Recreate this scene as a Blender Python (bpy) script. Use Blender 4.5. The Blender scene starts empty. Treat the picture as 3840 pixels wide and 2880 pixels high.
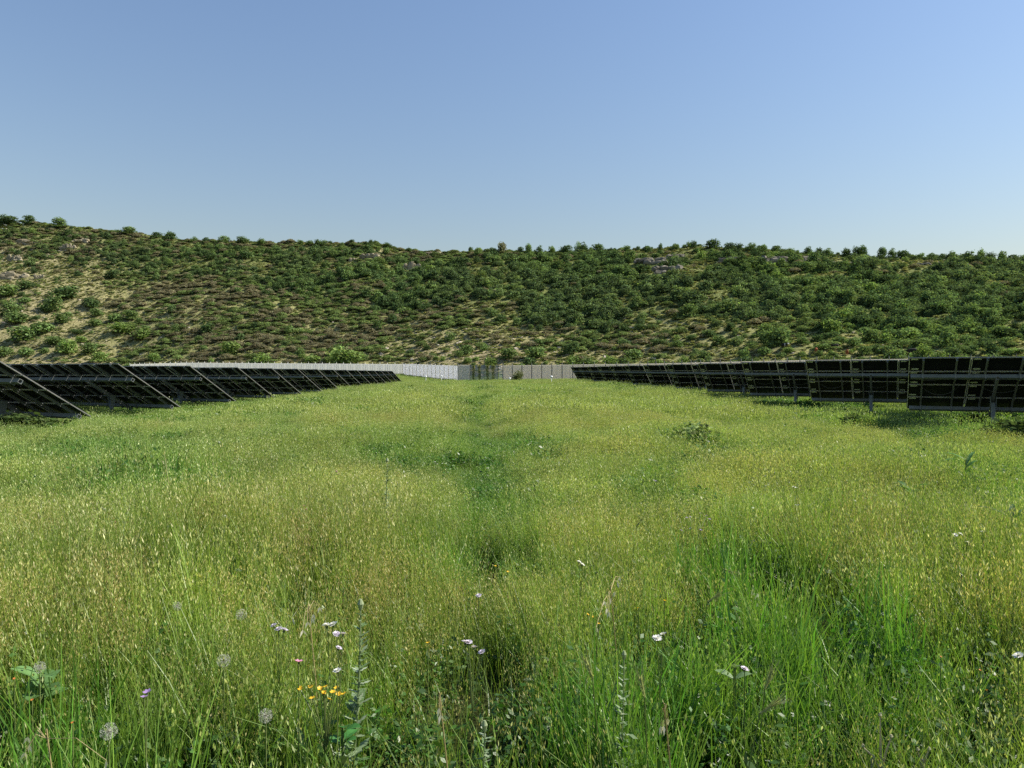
import bpy, math, random
import numpy as np
from mathutils import Vector, Matrix
rad = math.radians
scene = bpy.context.scene
C = scene.collection

# ------------------------------------------------------------------ camera, sky, sun, exposure
F = 2884.0; CX, CY = 1920.0, 1440.0           # focal length and centre in the photograph's own pixels
YAW = math.atan(130 / F); PITCH = math.atan(46 / F); CZ = 1.7
cam_d = bpy.data.cameras.new("camera"); cam = bpy.data.objects.new("camera", cam_d); C.objects.link(cam)
cam_d.sensor_width = 36; cam_d.lens = F / 3840 * 36; cam_d.clip_start = 0.05; cam_d.clip_end = 6000
cam.location = (0, 0, CZ); cam.rotation_euler = (rad(90) - PITCH, 0, -YAW)
scene.camera = cam
SUN_AZ, SUN_EL = rad(86), rad(42)             # azimuth to the right of +Y
world = bpy.data.worlds.new("World"); scene.world = world; world.use_nodes = True
wn = world.node_tree.nodes; wl = world.node_tree.links
bg = wn["Background"]; bg.inputs[1].default_value = 0.063
sky = wn.new("ShaderNodeTexSky"); sky.sky_type = 'NISHITA'; sky.sun_disc = False
sky.sun_elevation = SUN_EL; sky.sun_rotation = SUN_AZ
sky.altitude = 200; sky.air_density = 2.0; sky.dust_density = .95; sky.ozone_density = 2.4
tw = wn.new("ShaderNodeMix"); tw.data_type = 'RGBA'; tw.blend_type = 'MULTIPLY'; tw.inputs[0].default_value = 1.0; tw.inputs[7].default_value = (.84, .90, 1.14, 1)
wl.new(sky.outputs[0], tw.inputs[6]); wl.new(tw.outputs[2], bg.inputs[0])
sun_d = bpy.data.lights.new("sun", 'SUN'); sun_d.energy = 4.9; sun_d.angle = rad(0.5); sun_d.color = (1.0, 0.93, 0.80)
sun = bpy.data.objects.new("sun", sun_d); C.objects.link(sun)
S = Vector((math.sin(SUN_AZ) * math.cos(SUN_EL), math.cos(SUN_AZ) * math.cos(SUN_EL), math.sin(SUN_EL)))
sun.rotation_euler = S.to_track_quat('Z', 'Y').to_euler(); sun.location = (40, 0, 40)
vs = scene.view_settings; vs.view_transform = 'Standard'; vs.look = 'None'; vs.gamma = 1; vs.use_curve_mapping = False
vs.exposure = 0.92
cy = scene.cycles; cy.max_bounces = 6; cy.diffuse_bounces = 3; cy.glossy_bounces = 2; cy.transmission_bounces = 3
cy.use_denoising = False; cy.caustics_reflective = False; cy.caustics_refractive = False

# ------------------------------------------------------------------ small numeric helpers
rng = np.random.default_rng(11)
def hash2(ix, iy, seed):
    h = (ix.astype(np.int64) * 374761393 + iy.astype(np.int64) * 668265263 + seed * 982451653) & 0xffffffff
    h = ((h ^ (h >> 13)) * 1274126177) & 0xffffffff
    return ((h ^ (h >> 16)) & 0xffff) / 65535.0
def vnoise(x, y, seed=0):
    x = np.asarray(x, float); y = np.asarray(y, float)
    ix, iy = np.floor(x), np.floor(y); fx, fy = x - ix, y - iy
    fx = fx * fx * (3 - 2 * fx); fy = fy * fy * (3 - 2 * fy)
    a, b = hash2(ix, iy, seed), hash2(ix + 1, iy, seed); c, d = hash2(ix, iy + 1, seed), hash2(ix + 1, iy + 1, seed)
    return (a * (1 - fx) + b * fx) * (1 - fy) + (c * (1 - fx) + d * fx) * fy
def fbm(x, y, seed=0, octs=4):
    v, a, t = 0, 1.0, 0
    for k in range(octs):
        v = v + a * vnoise(np.asarray(x) * 2 ** k, np.asarray(y) * 2 ** k, seed + k); t += a; a *= 0.5
    return v / t
def sstep(a, b, x): 
    t = np.clip((np.asarray(x, float) - a) / (b - a), 0, 1); return t * t * (3 - 2 * t)
def interp(x, pts): return np.interp(x, [p[0] for p in pts], [p[1] for p in pts])
def px_of(x, y):                               # which direction a place lies in, as a column of the photograph
    az = np.clip(np.arctan2(x, np.maximum(y, 1e-3)) - YAW, -1.2, 1.2); return CX + F * np.tan(az)
def depth_xy(px, d): return (px - 1790) / F * d, d

# ------------------------------------------------------------------ the solar field's layout (fitted)
PHI, TILT, SL, MW = 0.5006, 0.5552, 4.06, 2.138
def right_row(n): return (16.902 - .078 * (n - 1), 29.45 + 9.337 * (n - 1), .575 + .0200 * (n - 1) + CZ)
def left_row(n): return (-16.384 - .02 * (n - 1), 27.047 + 8.889 * (n - 1), .339 - .0125 * (n - 1) + max(0, .10 - .03 * (n - 1)) + CZ)
def row_pt(T, a, s, h=0.0):
    c, sn = math.cos(PHI), math.sin(PHI); ct, st = math.cos(TILT), math.sin(TILT)
    ly, lz = s * ct + h * st, -s * st + h * ct
    return (T[0] + a * c + ly * sn, T[1] - a * sn + ly * c, T[2] + lz)

# ------------------------------------------------------------------ terrain
FENCE = {'A': (488, 275, 2.6), 'B': (700, 257, 2.95), 'C': (1510, 225, 2.2), 'D': (1717, 187, 1.45), 'G1': (1763, 187, 1.65),
         'G2': (1868, 187, 1.62), 'E': (1886, 187, 1.5), 'F': (2400, 165, 1.72), 'G': (3000, 128, 1.95), 'H': (3900, 104, 2.0)}
FBASE = {'A': 0.9, 'B': 1.2, 'C': .45, 'D': -.7, 'G1': -1.0, 'G2': -1.0, 'E': -.75, 'F': 0.0, 'G': .25, 'H': .3}
ctrl = [(0, 0, 0), (-3, 2, .02), (3, 2, .02), (0, 5, -.08), (-6, 6, -.05), (6, 6, -.05), (0, 10, -.25), (-9, 11, -.25), (9, 11, -.3), (0, 20, -.52), (12, 20, -.72),
        (0, 30, -.62), (0, 60, -.55), (0, 100, -.72), (0, 150, -.92), (-40, 0, 0), (40, 0, 0), (0, -40, 0), (-150, 0, 0.5), (150, 0, .5), (0, -200, 0)]
for n in range(1, 16, 2):
    T = left_row(n)
    for a in (0, -12): p = row_pt(T, a, SL * .7); ctrl.append((p[0], p[1], T[2] - SL * math.sin(TILT) - .56))
for n in (1, 2, 3, 5, 7, 9, 11):
    T = right_row(n)
    for a in (0, 10): p = row_pt(T, a, SL * .7); ctrl.append((p[0], p[1], T[2] - SL * math.sin(TILT) - {1: 1.0, 2: .85, 3: .8}.get(n, .62)))
for k, (px, d, zt) in FENCE.items():
    x, y = depth_xy(px, d); ctrl.append((x, y, FBASE[k]))
ctrl = np.array(ctrl, float)
def mq(dx, dy): return np.sqrt(dx * dx + dy * dy + 144.0)
_K = mq(ctrl[:, None, 0] - ctrl[None, :, 0], ctrl[:, None, 1] - ctrl[None, :, 1])
_W = np.linalg.solve(_K + 2.0 * np.eye(len(ctrl)) * -1, ctrl[:, 2])
BASE = [(-3000, 310), (0, 308), (488, 290), (700, 271), (1200, 250), (1510, 234), (1717, 216), (1890, 206), (2100, 198), (2400, 183), (3000, 148), (3840, 122), (6500, 110)]
SPAN = [(-3000, 190), (0, 190), (700, 180), (1510, 165), (2400, 160), (3840, 165), (6500, 165)]
SKYL = [(-3000, 800), (0, 849), (136, 847), (271, 862), (407, 877), (565, 890), (678, 905), (800, 909), (900, 911), (1000, 914), (1100, 912), (1300, 916), (1400, 913),
        (1470, 928), (1520, 940), (1600, 943), (1800, 941), (1950, 943), (2100, 940), (2200, 936), (2300, 932), (2450, 926), (2600, 916), (2700, 918),
        (2800, 920), (2900, 928), (3000, 935), (3100, 944), (3200, 949), (3300, 955), (3400, 955), (3600, 958), (3840, 958), (6500, 965)]
def flat(x, y):
    x = np.asarray(x, float); y = np.asarray(y, float); sh = x.shape; xf, yf = x.ravel(), y.ravel(); out = np.zeros(len(xf))
    r = np.hypot(xf, yf); k = np.minimum(1, 420 / np.maximum(r, 1)); xf, yf = xf * k, yf * k
    for i in range(0, len(xf), 20000):
        out[i:i + 20000] = mq(xf[i:i + 20000, None] - ctrl[None, :, 0], yf[i:i + 20000, None] - ctrl[None, :, 1]) @ _W
    out += (fbm(xf * .35, yf * .35, 3, 3) - .5) * .22 * sstep(.5, 4, r[:len(xf)])
    out -= .16 * np.exp(-((xf - (.02 * yf - .2)) / 1.6) ** 2) * sstep(5, 9, yf) * (1 - sstep(60, 90, yf))     # the shallow ditch down the middle
    out += .22 * np.exp(-((xf - 5.2) / 1.1) ** 2 - ((yf - 18.5) / 1.0) ** 2) + .2 * np.exp(-((xf - 8.6) / 1.5) ** 2 - ((yf - 15.5) / .8) ** 2)
    return out.reshape(sh)
def hill_s(x, y):
    px = px_of(x, y); b = interp(px, BASE); return (np.asarray(y, float) - b) / interp(px, SPAN), px, b
def terrain(x, y):
    x = np.asarray(x, float); y = np.asarray(y, float)
    s, px, b = hill_s(x, y); yy = np.maximum(y, 1e-3); k = np.where((s > 0) & (y > 1), b / yy, 1.0)
    z = flat(x * k, y * k)
    crest = b + interp(px, SPAN); H = (1394 - interp(px, SKYL)) / F * crest + CZ - .4
    sc = np.clip(s, 0, 1); prof = .12 * sc + .88 * sc ** 1.12
    step = 0.035 * (sstep(.80, .83, sc) - 1.0 * sstep(.70, .90, sc)) * sstep(2250, 2400, px)       # the rim of rock under the crest
    rise = (H - z) * (prof + step)
    rise = rise - np.maximum(s - 1, 0) * interp(px, SPAN) * .05
    env = sstep(0.02, .12, s) * (1 - sstep(.9, 1.0, s) * .75)
    bump = ((fbm(x / 26, y / 26, 21, 3) - .5) * 5.0 + (fbm(x / 6, y / 6, 31, 3) - .5) * 1.5) * env
    return np.where((s > 0) & (y > 1), z + rise + bump, z)
def tz(x, y): return float(terrain(np.array([x]), np.array([y]))[0])
def ray(px, py):
    v = np.array([(px - CX) / F, 1.0, (CY - py) / F]); c, s = math.cos(PITCH), math.sin(PITCH)
    v = np.array([v[0], v[1] * c + v[2] * s, v[2] * c - v[1] * s]); c, s = math.cos(YAW), math.sin(YAW)
    return np.array([v[0] * c + v[1] * s, v[1] * c - v[0] * s, v[2]])
_ts = np.concatenate([np.arange(1.5, 30, .05), np.arange(30, 120, .25), np.arange(120, 640, .6)])
def hit(px, py, lift=0.0):                     # where the line of sight meets the ground (or a height above it)
    v = ray(px, py); P = np.outer(_ts, v); z = CZ + P[:, 2]; g = terrain(P[:, 0], P[:, 1]) + lift
    i = np.argmax(z < g)
    if z[i] >= g[i]: return None
    return float(P[i, 0]), float(P[i, 1]), float(g[i] - lift)

# ------------------------------------------------------------------ materials
def mat(name, rough=.8, spec=.2):
    m = bpy.data.materials.new(name); m.use_nodes = True; nt = m.node_tree; b = nt.nodes["Principled BSDF"]
    b.inputs["Roughness"].default_value = rough; b.inputs["Specular IOR Level"].default_value = spec
    return m, nt, b
def N(nt, t, **kw):
    n = nt.nodes.new(t)
    for k, v in kw.items(): setattr(n, k, v)
    return n
def ramp(nt, fac, stops):
    r = N(nt, "ShaderNodeValToRGB"); e = r.color_ramp.elements
    while len(e) < len(stops): e.new(.5)
    for i, (p, c) in enumerate(stops): e[i].position = p; e[i].color = (*c, 1)
    nt.links.new(fac, r.inputs[0]); return r
def noise(nt, scale, detail=4, vec=None, rough=.6):
    n = N(nt, "ShaderNodeTexNoise"); n.inputs["Scale"].default_value = scale; n.inputs["Detail"].default_value = detail; n.inputs["Roughness"].default_value = rough
    if vec is not None: nt.links.new(vec, n.inputs["Vector"])
    return n
def mixc(nt, a, b, fac, mode='MIX'):
    m = N(nt, "ShaderNodeMix", data_type='RGBA', blend_type=mode)
    for sock, v in ((m.inputs[6], a), (m.inputs[7], b), (m.inputs[0], fac)):
        if isinstance(v, (int, float)): sock.default_value = v
        elif isinstance(v, tuple): sock.default_value = (*v, 1)
        else: nt.links.new(v, sock)
    return m.outputs[2]
def plain(name, col, rough=.6, spec=.3, metal=0, var=.25, scale=8, bump=0):
    m, nt, b = mat(name, rough, spec); b.inputs["Metallic"].default_value = metal
    tc = N(nt, "ShaderNodeTexCoord"); n = noise(nt, scale, 5, tc.outputs["Object"])
    r = ramp(nt, n.outputs[0], [(.3, tuple(c * (1 - var) for c in col)), (.7, tuple(min(1, c * (1 + var)) for c in col))])
    nt.links.new(r.outputs[0], b.inputs["Base Color"])
    if bump:
        bp = N(nt, "ShaderNodeBump"); bp.inputs["Strength"].default_value = bump; nt.links.new(n.outputs[0], bp.inputs["Height"]); nt.links.new(bp.outputs[0], b.inputs["Normal"])
    return m
def leafy(name, source, trans=.35, gloss=.0):
    """leaf material: the mesh's own leaf colours times a tint of the plant"""
    m = bpy.data.materials.new(name); m.use_nodes = True; nt = m.node_tree; nt.nodes.remove(nt.nodes["Principled BSDF"])
    out = nt.nodes["Material Output"]; va = N(nt, "ShaderNodeVertexColor", layer_name="Col"); col = va.outputs[0]
    if source == 'inst':
        at = N(nt, "ShaderNodeAttribute", attribute_type='INSTANCER', attribute_name="tint"); col = mixc(nt, col, at.outputs[0], 1.0, 'MULTIPLY')
    elif source == 'obj':
        oi = N(nt, "ShaderNodeObjectInfo"); col = mixc(nt, col, oi.outputs["Color"], 1.0, 'MULTIPLY')
    d = N(nt, "ShaderNodeBsdfDiffuse"); t = N(nt, "ShaderNodeBsdfTranslucent"); mx = N(nt, "ShaderNodeMixShader"); mx.inputs[0].default_value = trans
    nt.links.new(col, d.inputs[0]); tcol = mixc(nt, col, (1.1, 1.12, .65), 1.0, 'MULTIPLY'); nt.links.new(tcol, t.inputs[0])
    nt.links.new(d.outputs[0], mx.inputs[1]); nt.links.new(t.outputs[0], mx.inputs[2]); last = mx.outputs[0]
    if gloss:
        g = N(nt, "ShaderNodeBsdfGlossy"); g.inputs["Roughness"].default_value = .45; g.inputs[0].default_value = (1, 1, 1, 1); m2 = N(nt, "ShaderNodeMixShader"); m2.inputs[0].default_value = gloss
        nt.links.new(last, m2.inputs[1]); nt.links.new(g.outputs[0], m2.inputs[2]); last = m2.outputs[0]
    nt.links.new(last, out.inputs[0]); return m
M = {}
M['grass'] = leafy("meadow grass", 'inst', .42, .03)
M['scrub'] = leafy("scrub leaves", 'inst', .34, .0)
M['shrub'] = leafy("shrub leaves", 'obj', .34, .0)
M['plant'] = leafy("plant leaves", 'mesh', .35, .03)
# soil under the meadow
m, nt, b = mat("meadow soil", .95, .05); g = N(nt, "ShaderNodeNewGeometry")
n1 = noise(nt, .6, 6, g.outputs["Position"]); n2 = noise(nt, 9, 4, g.outputs["Position"])
r1 = ramp(nt, n1.outputs[0], [(.35, (.022, .034, .010)), (.65, (.05, .066, .02))]); r2 = ramp(nt, n2.outputs[0], [(.35, (.55, .5, .45)), (.7, (1.2, 1.1, 1.0))])
nt.links.new(mixc(nt, r1.outputs[0], r2.outputs[0], 1.0, 'MULTIPLY'), b.inputs[0]); M['soil'] = m
# stony hillside: dry grass, green grass and bare stony earth in patches
m, nt, b = mat("stony hillside", .95, .05); g = N(nt, "ShaderNodeNewGeometry")
n1 = noise(nt, .035, 5, g.outputs["Position"]); n2 = noise(nt, .22, 6, g.outputs["Position"], .7); n3 = noise(nt, 1.3, 5, g.outputs["Position"], .75)
ga = ramp(nt, n2.outputs[0], [(.32, (.125, .165, .05)), (.5, (.215, .24, .085)), (.66, (.30, .29, .14))])
gb = ramp(nt, n3.outputs[0], [(.36, (.17, .15, .08)), (.5, (.30, .265, .15)), (.68, (.46, .41, .28))])
va = N(nt, "ShaderNodeVertexColor", layer_name="Col"); sep = N(nt, "ShaderNodeSeparateColor"); nt.links.new(va.outputs[0], sep.inputs[0])
gc = ramp(nt, n3.outputs[0], [(.35, (.07, .11, .03)), (.65, (.15, .19, .06))]); hm = mixc(nt, mixc(nt, ga.outputs[0], gb.outputs[0], sep.outputs[0]), gc.outputs[0], sep.outputs[1]); sp = ramp(nt, n3.outputs[0], [(.35, (.6, .6, .6)), (.65, (1.25, 1.2, 1.1))])
nt.links.new(mixc(nt, hm, sp.outputs[0], 1.0, 'MULTIPLY'), b.inputs[0])
bp = N(nt, "ShaderNodeBump"); bp.inputs["Strength"].default_value = .9; bp.inputs["Distance"].default_value = .6; nt.links.new(n3.outputs[0], bp.inputs["Height"]); nt.links.new(bp.outputs[0], b.inputs["Normal"]); M['hill'] = m
M['rock'] = plain("weathered basalt", (.19, .175, .14), .95, .1, 0, .55, 1.2, .6)
M['stone'] = plain("pale field stone", (.36, .32, .26), .95, .1, 0, .35, 2.0, .4)
M['steel'] = plain("galvanised steel", (.19, .21, .205), .65, .3, 0, .16, 5)
M['rafter'] = plain("grey channel steel", (.21, .22, .22), .6, .3, 0, .2, 5)
M['back'] = plain("black backsheet", (.012, .0135, .013), .45, .25, 0, .2, 3)
M['glass'], nt, b = mat("panel glass", .12, .5); b.inputs[0].default_value = (.012, .016, .03, 1)
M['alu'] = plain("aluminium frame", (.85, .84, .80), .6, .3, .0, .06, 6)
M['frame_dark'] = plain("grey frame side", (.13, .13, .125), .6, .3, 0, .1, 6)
M['sticker'] = plain("grey sticker", (.80, .84, .76), .7, .2, 0, .06, 3)
M['cable'] = plain("black cable", (.10, .10, .095), .5, .4)
M['tie'] = plain("black strap", (.02, .02, .02), .5, .3)
def translucent(name, col, tr):
    m = plain(name, col, .6, .2, 0, .05, .7); nt = m.node_tree; b = nt.nodes["Principled BSDF"]; out = nt.nodes["Material Output"]; t = N(nt, "ShaderNodeBsdfTranslucent"); t.inputs[0].default_value = (*col, 1)
    mx = N(nt, "ShaderNodeMixShader"); mx.inputs[0].default_value = tr; nt.links.new(b.outputs[0], mx.inputs[1]); nt.links.new(t.outputs[0], mx.inputs[2]); nt.links.new(mx.outputs[0], out.inputs[0]); return m
M['white_sheet'] = translucent("white sheeting", (.90, .89, .86), .6)
M['bright_sheet'] = translucent("bright corrugated sheet", (.88, .88, .90), .42)
M['grey_slat'] = translucent("weathered grey slats", (.80, .76, .68), .42)
M['gate_slat'] = plain("dark grey slats", (.36, .35, .36), .7, .2, 0, .25, 1.5)
M['dark_post'] = plain("dark steel post", (.16, .16, .17), .6, .3, 0, .15, 3)
M['white_paint'] = plain("white paint", (.82, .82, .80), .4, .4, 0, .04, 3)

# ------------------------------------------------------------------ mesh helpers
class Geo:
    def __init__(s): s.v, s.f, s.c, s.m, s.n = [], [], [], [], 0
    def add(s, v, f, col=(1, 1, 1), mi=0):
        v = np.asarray(v, float).reshape(-1, 3); k = len(v); c = np.asarray(col, float)
        s.v.append(v); s.f += [tuple(int(i) + s.n for i in q) for q in f]; s.m += [mi] * len(f)
        s.c.append(np.broadcast_to(c, (k, 3)) if c.ndim == 1 else c); s.n += k
    def mesh(s, name, mats, smooth=False):
        me = bpy.data.meshes.new(name); V = np.concatenate(s.v)
        me.from_pydata(V.tolist(), [], s.f)
        for x in (mats if isinstance(mats, (list, tuple)) else [mats]): me.materials.append(x)
        if any(s.m): me.polygons.foreach_set("material_index", s.m)
        a = me.color_attributes.new("Col", 'FLOAT_COLOR', 'POINT'); cc = np.concatenate([np.concatenate(s.c), np.ones((s.n, 1))], 1)
        a.data.foreach_set("color", cc.astype(np.float32).ravel())
        if smooth: me.polygons.foreach_set("use_smooth", [True] * len(me.polygons))
        me.update(); return me
    def box(s, c, d, R=None, mi=0, col=(1, 1, 1)):
        d = np.asarray(d, float) / 2; v = np.array([(x, y, z) for x in (-1, 1) for y in (-1, 1) for z in (-1, 1)], float) * d
        if R is not None: v = v @ np.asarray(R, float).T
        s.add(v + np.asarray(c, float), [(0, 1, 3, 2), (4, 6, 7, 5), (0, 4, 5, 1), (2, 3, 7, 6), (0, 2, 6, 4), (1, 5, 7, 3)], col, mi)
    def tube(s, pts, rads, k=6, mi=0, col=(1, 1, 1), cap=True):
        P = np.asarray(pts, float); n = len(P); rads = np.broadcast_to(np.asarray(rads, float), (n,)); V = []
        for i in range(n):
            t = P[min(i + 1, n - 1)] - P[max(i - 1, 0)]; t /= np.linalg.norm(t) + 1e-12
            a = np.cross(t, (0, 0, 1.0)) if abs(t[2]) < .9 else np.cross(t, (1.0, 0, 0)); a /= np.linalg.norm(a); bb = np.cross(t, a)
            for j in range(k): V.append(P[i] + rads[i] * (a * math.cos(2 * math.pi * j / k) + bb * math.sin(2 * math.pi * j / k)))
        Fc = [(i * k + j, i * k + (j + 1) % k, (i + 1) * k + (j + 1) % k, (i + 1) * k + j) for i in range(n - 1) for j in range(k)]
        if cap: Fc += [tuple(range(k))[::-1], tuple((n - 1) * k + j for j in range(k))]
        col = np.asarray(col, float); s.add(V, Fc, np.repeat(col, k, 0) if col.ndim == 2 else col, mi)
def link(name, me, parent=None, loc=None, rot=None):
    o = bpy.data.objects.new(name, me); C.objects.link(o)
    if parent is not None: o.parent = parent
    if loc is not None: o.location = loc
    if rot is not None: o.rotation_euler = rot
    return o
def tag(o, label=None, cat=None, group=None, kind=None):
    for k, v in (('label', label), ('category', cat), ('group', group), ('kind', kind)):
        if v: o[k] = v
    return o
def thing(name, label, cat, loc=(0, 0, 0), rz=0, group=None):
    o = bpy.data.objects.new(name, None); C.objects.link(o); o.location = loc; o.rotation_euler = (0, 0, rz); o.empty_display_size = .2
    return tag(o, label, cat, group)
def scatter(name, protos, P, rot, scl, idx, tint):
    """one mass of plants: points on the ground, each carrying a copy of one of the small plant meshes"""
    col = bpy.data.collections.new(name + " kinds")
    for i, me in enumerate(protos): 
        o = bpy.data.objects.new("%s_%03d" % (name, i), me); col.objects.link(o)
    me = bpy.data.meshes.new(name); me.vertices.add(len(P)); me.vertices.foreach_set("co", np.asarray(P, np.float32).ravel())
    for an, ty, key, val in (("rot", 'FLOAT_VECTOR', "vector", rot), ("scl", 'FLOAT_VECTOR', "vector", scl), ("tint", 'FLOAT_VECTOR', "vector", tint), ("idx", 'INT', "value", idx)):
        at = me.attributes.new(an, ty, 'POINT'); at.data.foreach_set(key, np.asarray(val, np.int32 if ty == 'INT' else np.float32).ravel())
    o = link(name, me); ng = bpy.data.node_groups.new(name + " scatter", 'GeometryNodeTree')
    ng.interface.new_socket("Geometry", in_out='INPUT', socket_type='NodeSocketGeometry'); ng.interface.new_socket("Geometry", in_out='OUTPUT', socket_type='NodeSocketGeometry')
    gi, go = ng.nodes.new("NodeGroupInput"), ng.nodes.new("NodeGroupOutput"); ci = ng.nodes.new("GeometryNodeCollectionInfo"); ci.inputs[0].default_value = col
    ci.inputs["Separate Children"].default_value = True; ci.inputs["Reset Children"].default_value = True
    ip = ng.nodes.new("GeometryNodeInstanceOnPoints"); ip.inputs["Pick Instance"].default_value = True; L = ng.links
    def na(nm, ty): n = ng.nodes.new("GeometryNodeInputNamedAttribute"); n.data_type = ty; n.inputs[0].default_value = nm; return n.outputs[0]
    e2r = ng.nodes.new("FunctionNodeEulerToRotation"); L.new(na("rot", 'FLOAT_VECTOR'), e2r.inputs[0])
    L.new(gi.outputs[0], ip.inputs["Points"]); L.new(ci.outputs[0], ip.inputs["Instance"]); L.new(na("idx", 'INT'), ip.inputs["Instance Index"])
    L.new(e2r.outputs[0], ip.inputs["Rotation"]); L.new(na("scl", 'FLOAT_VECTOR'), ip.inputs["Scale"]); L.new(ip.outputs[0], go.inputs[0])
    md = o.modifiers.new("scatter", 'NODES'); md.node_group = ng
    return o

# ------------------------------------------------------------------ ground and hill
def build_land():
    az = np.radians(np.concatenate([np.arange(-180, -62, 4.0), np.arange(-62, 62, .16), np.arange(62, 180, 4.0)]))
    rr = np.concatenate([[.3, .8], np.arange(1.4, 12, .35), np.arange(12, 40, 1.0), np.arange(40, 110, 2.5), np.arange(110, 560, 1.7), [600, 700, 900, 1300, 2000, 3500]])
    A, Rr = np.meshgrid(az, rr); X, Y = np.sin(A) * Rr, np.cos(A) * Rr; Z = terrain(X, Y); s, px, b = hill_s(X, Y)
    na, nr = len(az), len(rr); V = np.stack([X, Y, Z], -1).reshape(-1, 3)
    i, j = np.meshgrid(np.arange(nr - 1), np.arange(na), indexing='ij'); j2 = (j + 1) % na
    Q = np.stack([i * na + j, i * na + j2, (i + 1) * na + j2, (i + 1) * na + j], -1)
    up = ((s > 0) & (Y > 1)); hq = (up[i, j] | up[i + 1, j]).reshape(-1); Q = Q.reshape(-1, 4)
    v = 1375 - np.clip(s, 0, 1) * (1375 - interp(px, SKYL)); bare = bareness(px, v).reshape(-1); gcov = (dense_of(px, v, X, Y) * .85 * (1 - bareness(px, v))).reshape(-1)
    for nm, sel, m in (("ground", ~hq, M['soil']), ("hill", hq, M['hill'])):
        q = Q[sel]; used = np.unique(q); re = np.zeros(len(V), int); re[used] = np.arange(len(used)); q = re[q]
        if nm == "ground":                      # close the small hole under the camera
            pass
        me = bpy.data.meshes.new(nm); me.vertices.add(len(used)); me.vertices.foreach_set("co", V[used].astype(np.float32).ravel())
        me.loops.add(q.size); me.loops.foreach_set("vertex_index", q.astype(np.int32).ravel()); me.polygons.add(len(q))
        me.polygons.foreach_set("loop_start", np.arange(0, q.size, 4, dtype=np.int32)); me.polygons.foreach_set("loop_total", np.full(len(q), 4, np.int32))
        me.polygons.foreach_set("use_smooth", [True] * len(q)); me.materials.append(m)
        a = me.color_attributes.new("Col", 'FLOAT_COLOR', 'POINT'); bb = bare[used]; g2 = gcov[used]; a.data.foreach_set("color", np.stack([bb, g2, bb, np.ones_like(bb)], -1).astype(np.float32).ravel())
        me.update(calc_edges=True); o = link(nm, me); tag(o, kind='structure')
def blob(px, v, cx, cv, rx, rv): return np.exp(-(((px - cx) / rx) ** 2 + ((v - cv) / rv) ** 2))
def bareness(px, v):
    b = .25 + .55 * blob(px, v, 100, 1200, 420, 120) + .6 * blob(px, v, 80, 980, 380, 90) + .75 * blob(px, v, 1750, 1310, 330, 55) + .3 * blob(px, v, 2250, 1280, 300, 60)
    b = b + .45 * blob(px, v, 1380, 955, 150, 30) + .4 * blob(px, v, 1600, 950, 200, 20) + .35 * blob(px, v, 3350, 975, 250, 30) + .5 * blob(px, v, 150, 1350, 500, 30)
    return np.clip(b, 0, 1)
def dense_of(px, v, x, y):
    edge = interp(px, [(-900, 1000), (0, 1060), (400, 1040), (900, 1080), (1500, 1140), (2000, 1175), (2500, 1205), (3000, 1250), (3500, 1290), (4800, 1300)])
    wob = (fbm(x / 30, y / 30, 77, 3) - .5) * 160
    return sstep(40, -30, v + wob - edge)
build_land()

# ------------------------------------------------------------------ plants of the hillside
def leaf_quads(G, P, Nn, size, cols, rg, asp=1.0):
    n = len(P); a = rg.normal(size=(n, 3)); a -= Nn * (a * Nn).sum(1, keepdims=True); a /= np.linalg.norm(a, axis=1, keepdims=True) + 1e-9; bb = np.cross(Nn, a)
    sz = size * rg.uniform(.6, 1.35, (n, 1)); A, B = a * sz * asp, bb * sz
    V = np.stack([P - A * .5, P + B * .42, P + A * .5, P - B * .42], 1).reshape(-1, 3)
    Fq = (np.arange(n)[:, None] * 4 + np.arange(4)[None]).tolist(); G.add(V, Fq, np.repeat(cols, 4, 0))
def shrub_mesh(name, seed, mat_, nleaf=620, leaf=.1, lobes=9, height=.85, low=False, base=(.130, .176, .082), ragged=.42):
    rg = np.random.default_rng(seed); G = Geo(); L = []
    for k in range(lobes):
        a = rg.uniform(0, 6.283); r = rg.uniform(.02, .30); z = rg.uniform(.18, .74) * height
        L.append((r * math.cos(a), r * math.sin(a), z, rg.uniform(.15, .27)))
    for k in range(6):
        a = k * 1.047 + rg.uniform(-.4, .4); r = rg.uniform(.2, .34); L.append((r * math.cos(a), r * math.sin(a), rg.uniform(.08, .2) * height, rg.uniform(.14, .22)))
    L.append((0, 0, .45 * height, .3))
    w = np.array([l[3] ** 2 for l in L]); pick = rg.choice(len(L), nleaf, p=w / w.sum()); L = np.array(L)
    d = rg.normal(size=(nleaf, 3)); d[:, 2] = d[:, 2] * .9 + .15; d /= np.linalg.norm(d, axis=1, keepdims=True)
    rr = L[pick, 3] * (1 + ragged * rg.normal(size=nleaf) * .5); P = L[pick, :3] + d * rr[:, None]; P[:, 2] = np.maximum(P[:, 2], .02 + .05 * rg.random(nleaf))
    Nn = d + rg.normal(size=(nleaf, 3)) * .55; Nn /= np.linalg.norm(Nn, axis=1, keepdims=True)
    cols = np.array(base)[None] * (rg.uniform(.5, 1.6, (nleaf, 1)) * rg.uniform(.8, 1.2, (len(L), 1))[pick]) * (1 + rg.normal(size=(nleaf, 3)) * .05)
    leaf_quads(G, P, Nn, leaf, cols, rg, 1.25)
    for k in range(5):
        a = rg.uniform(0, 6.28); e = L[rg.integers(len(L)), :3]; G.tube([(0.04 * math.cos(a), .04 * math.sin(a), -.12), (e[0] * .4, e[1] * .4, .18), tuple(e)], [.028, .02, .008], 4, col=(.06, .05, .04))
    return G.mesh(name, mat_)
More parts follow.
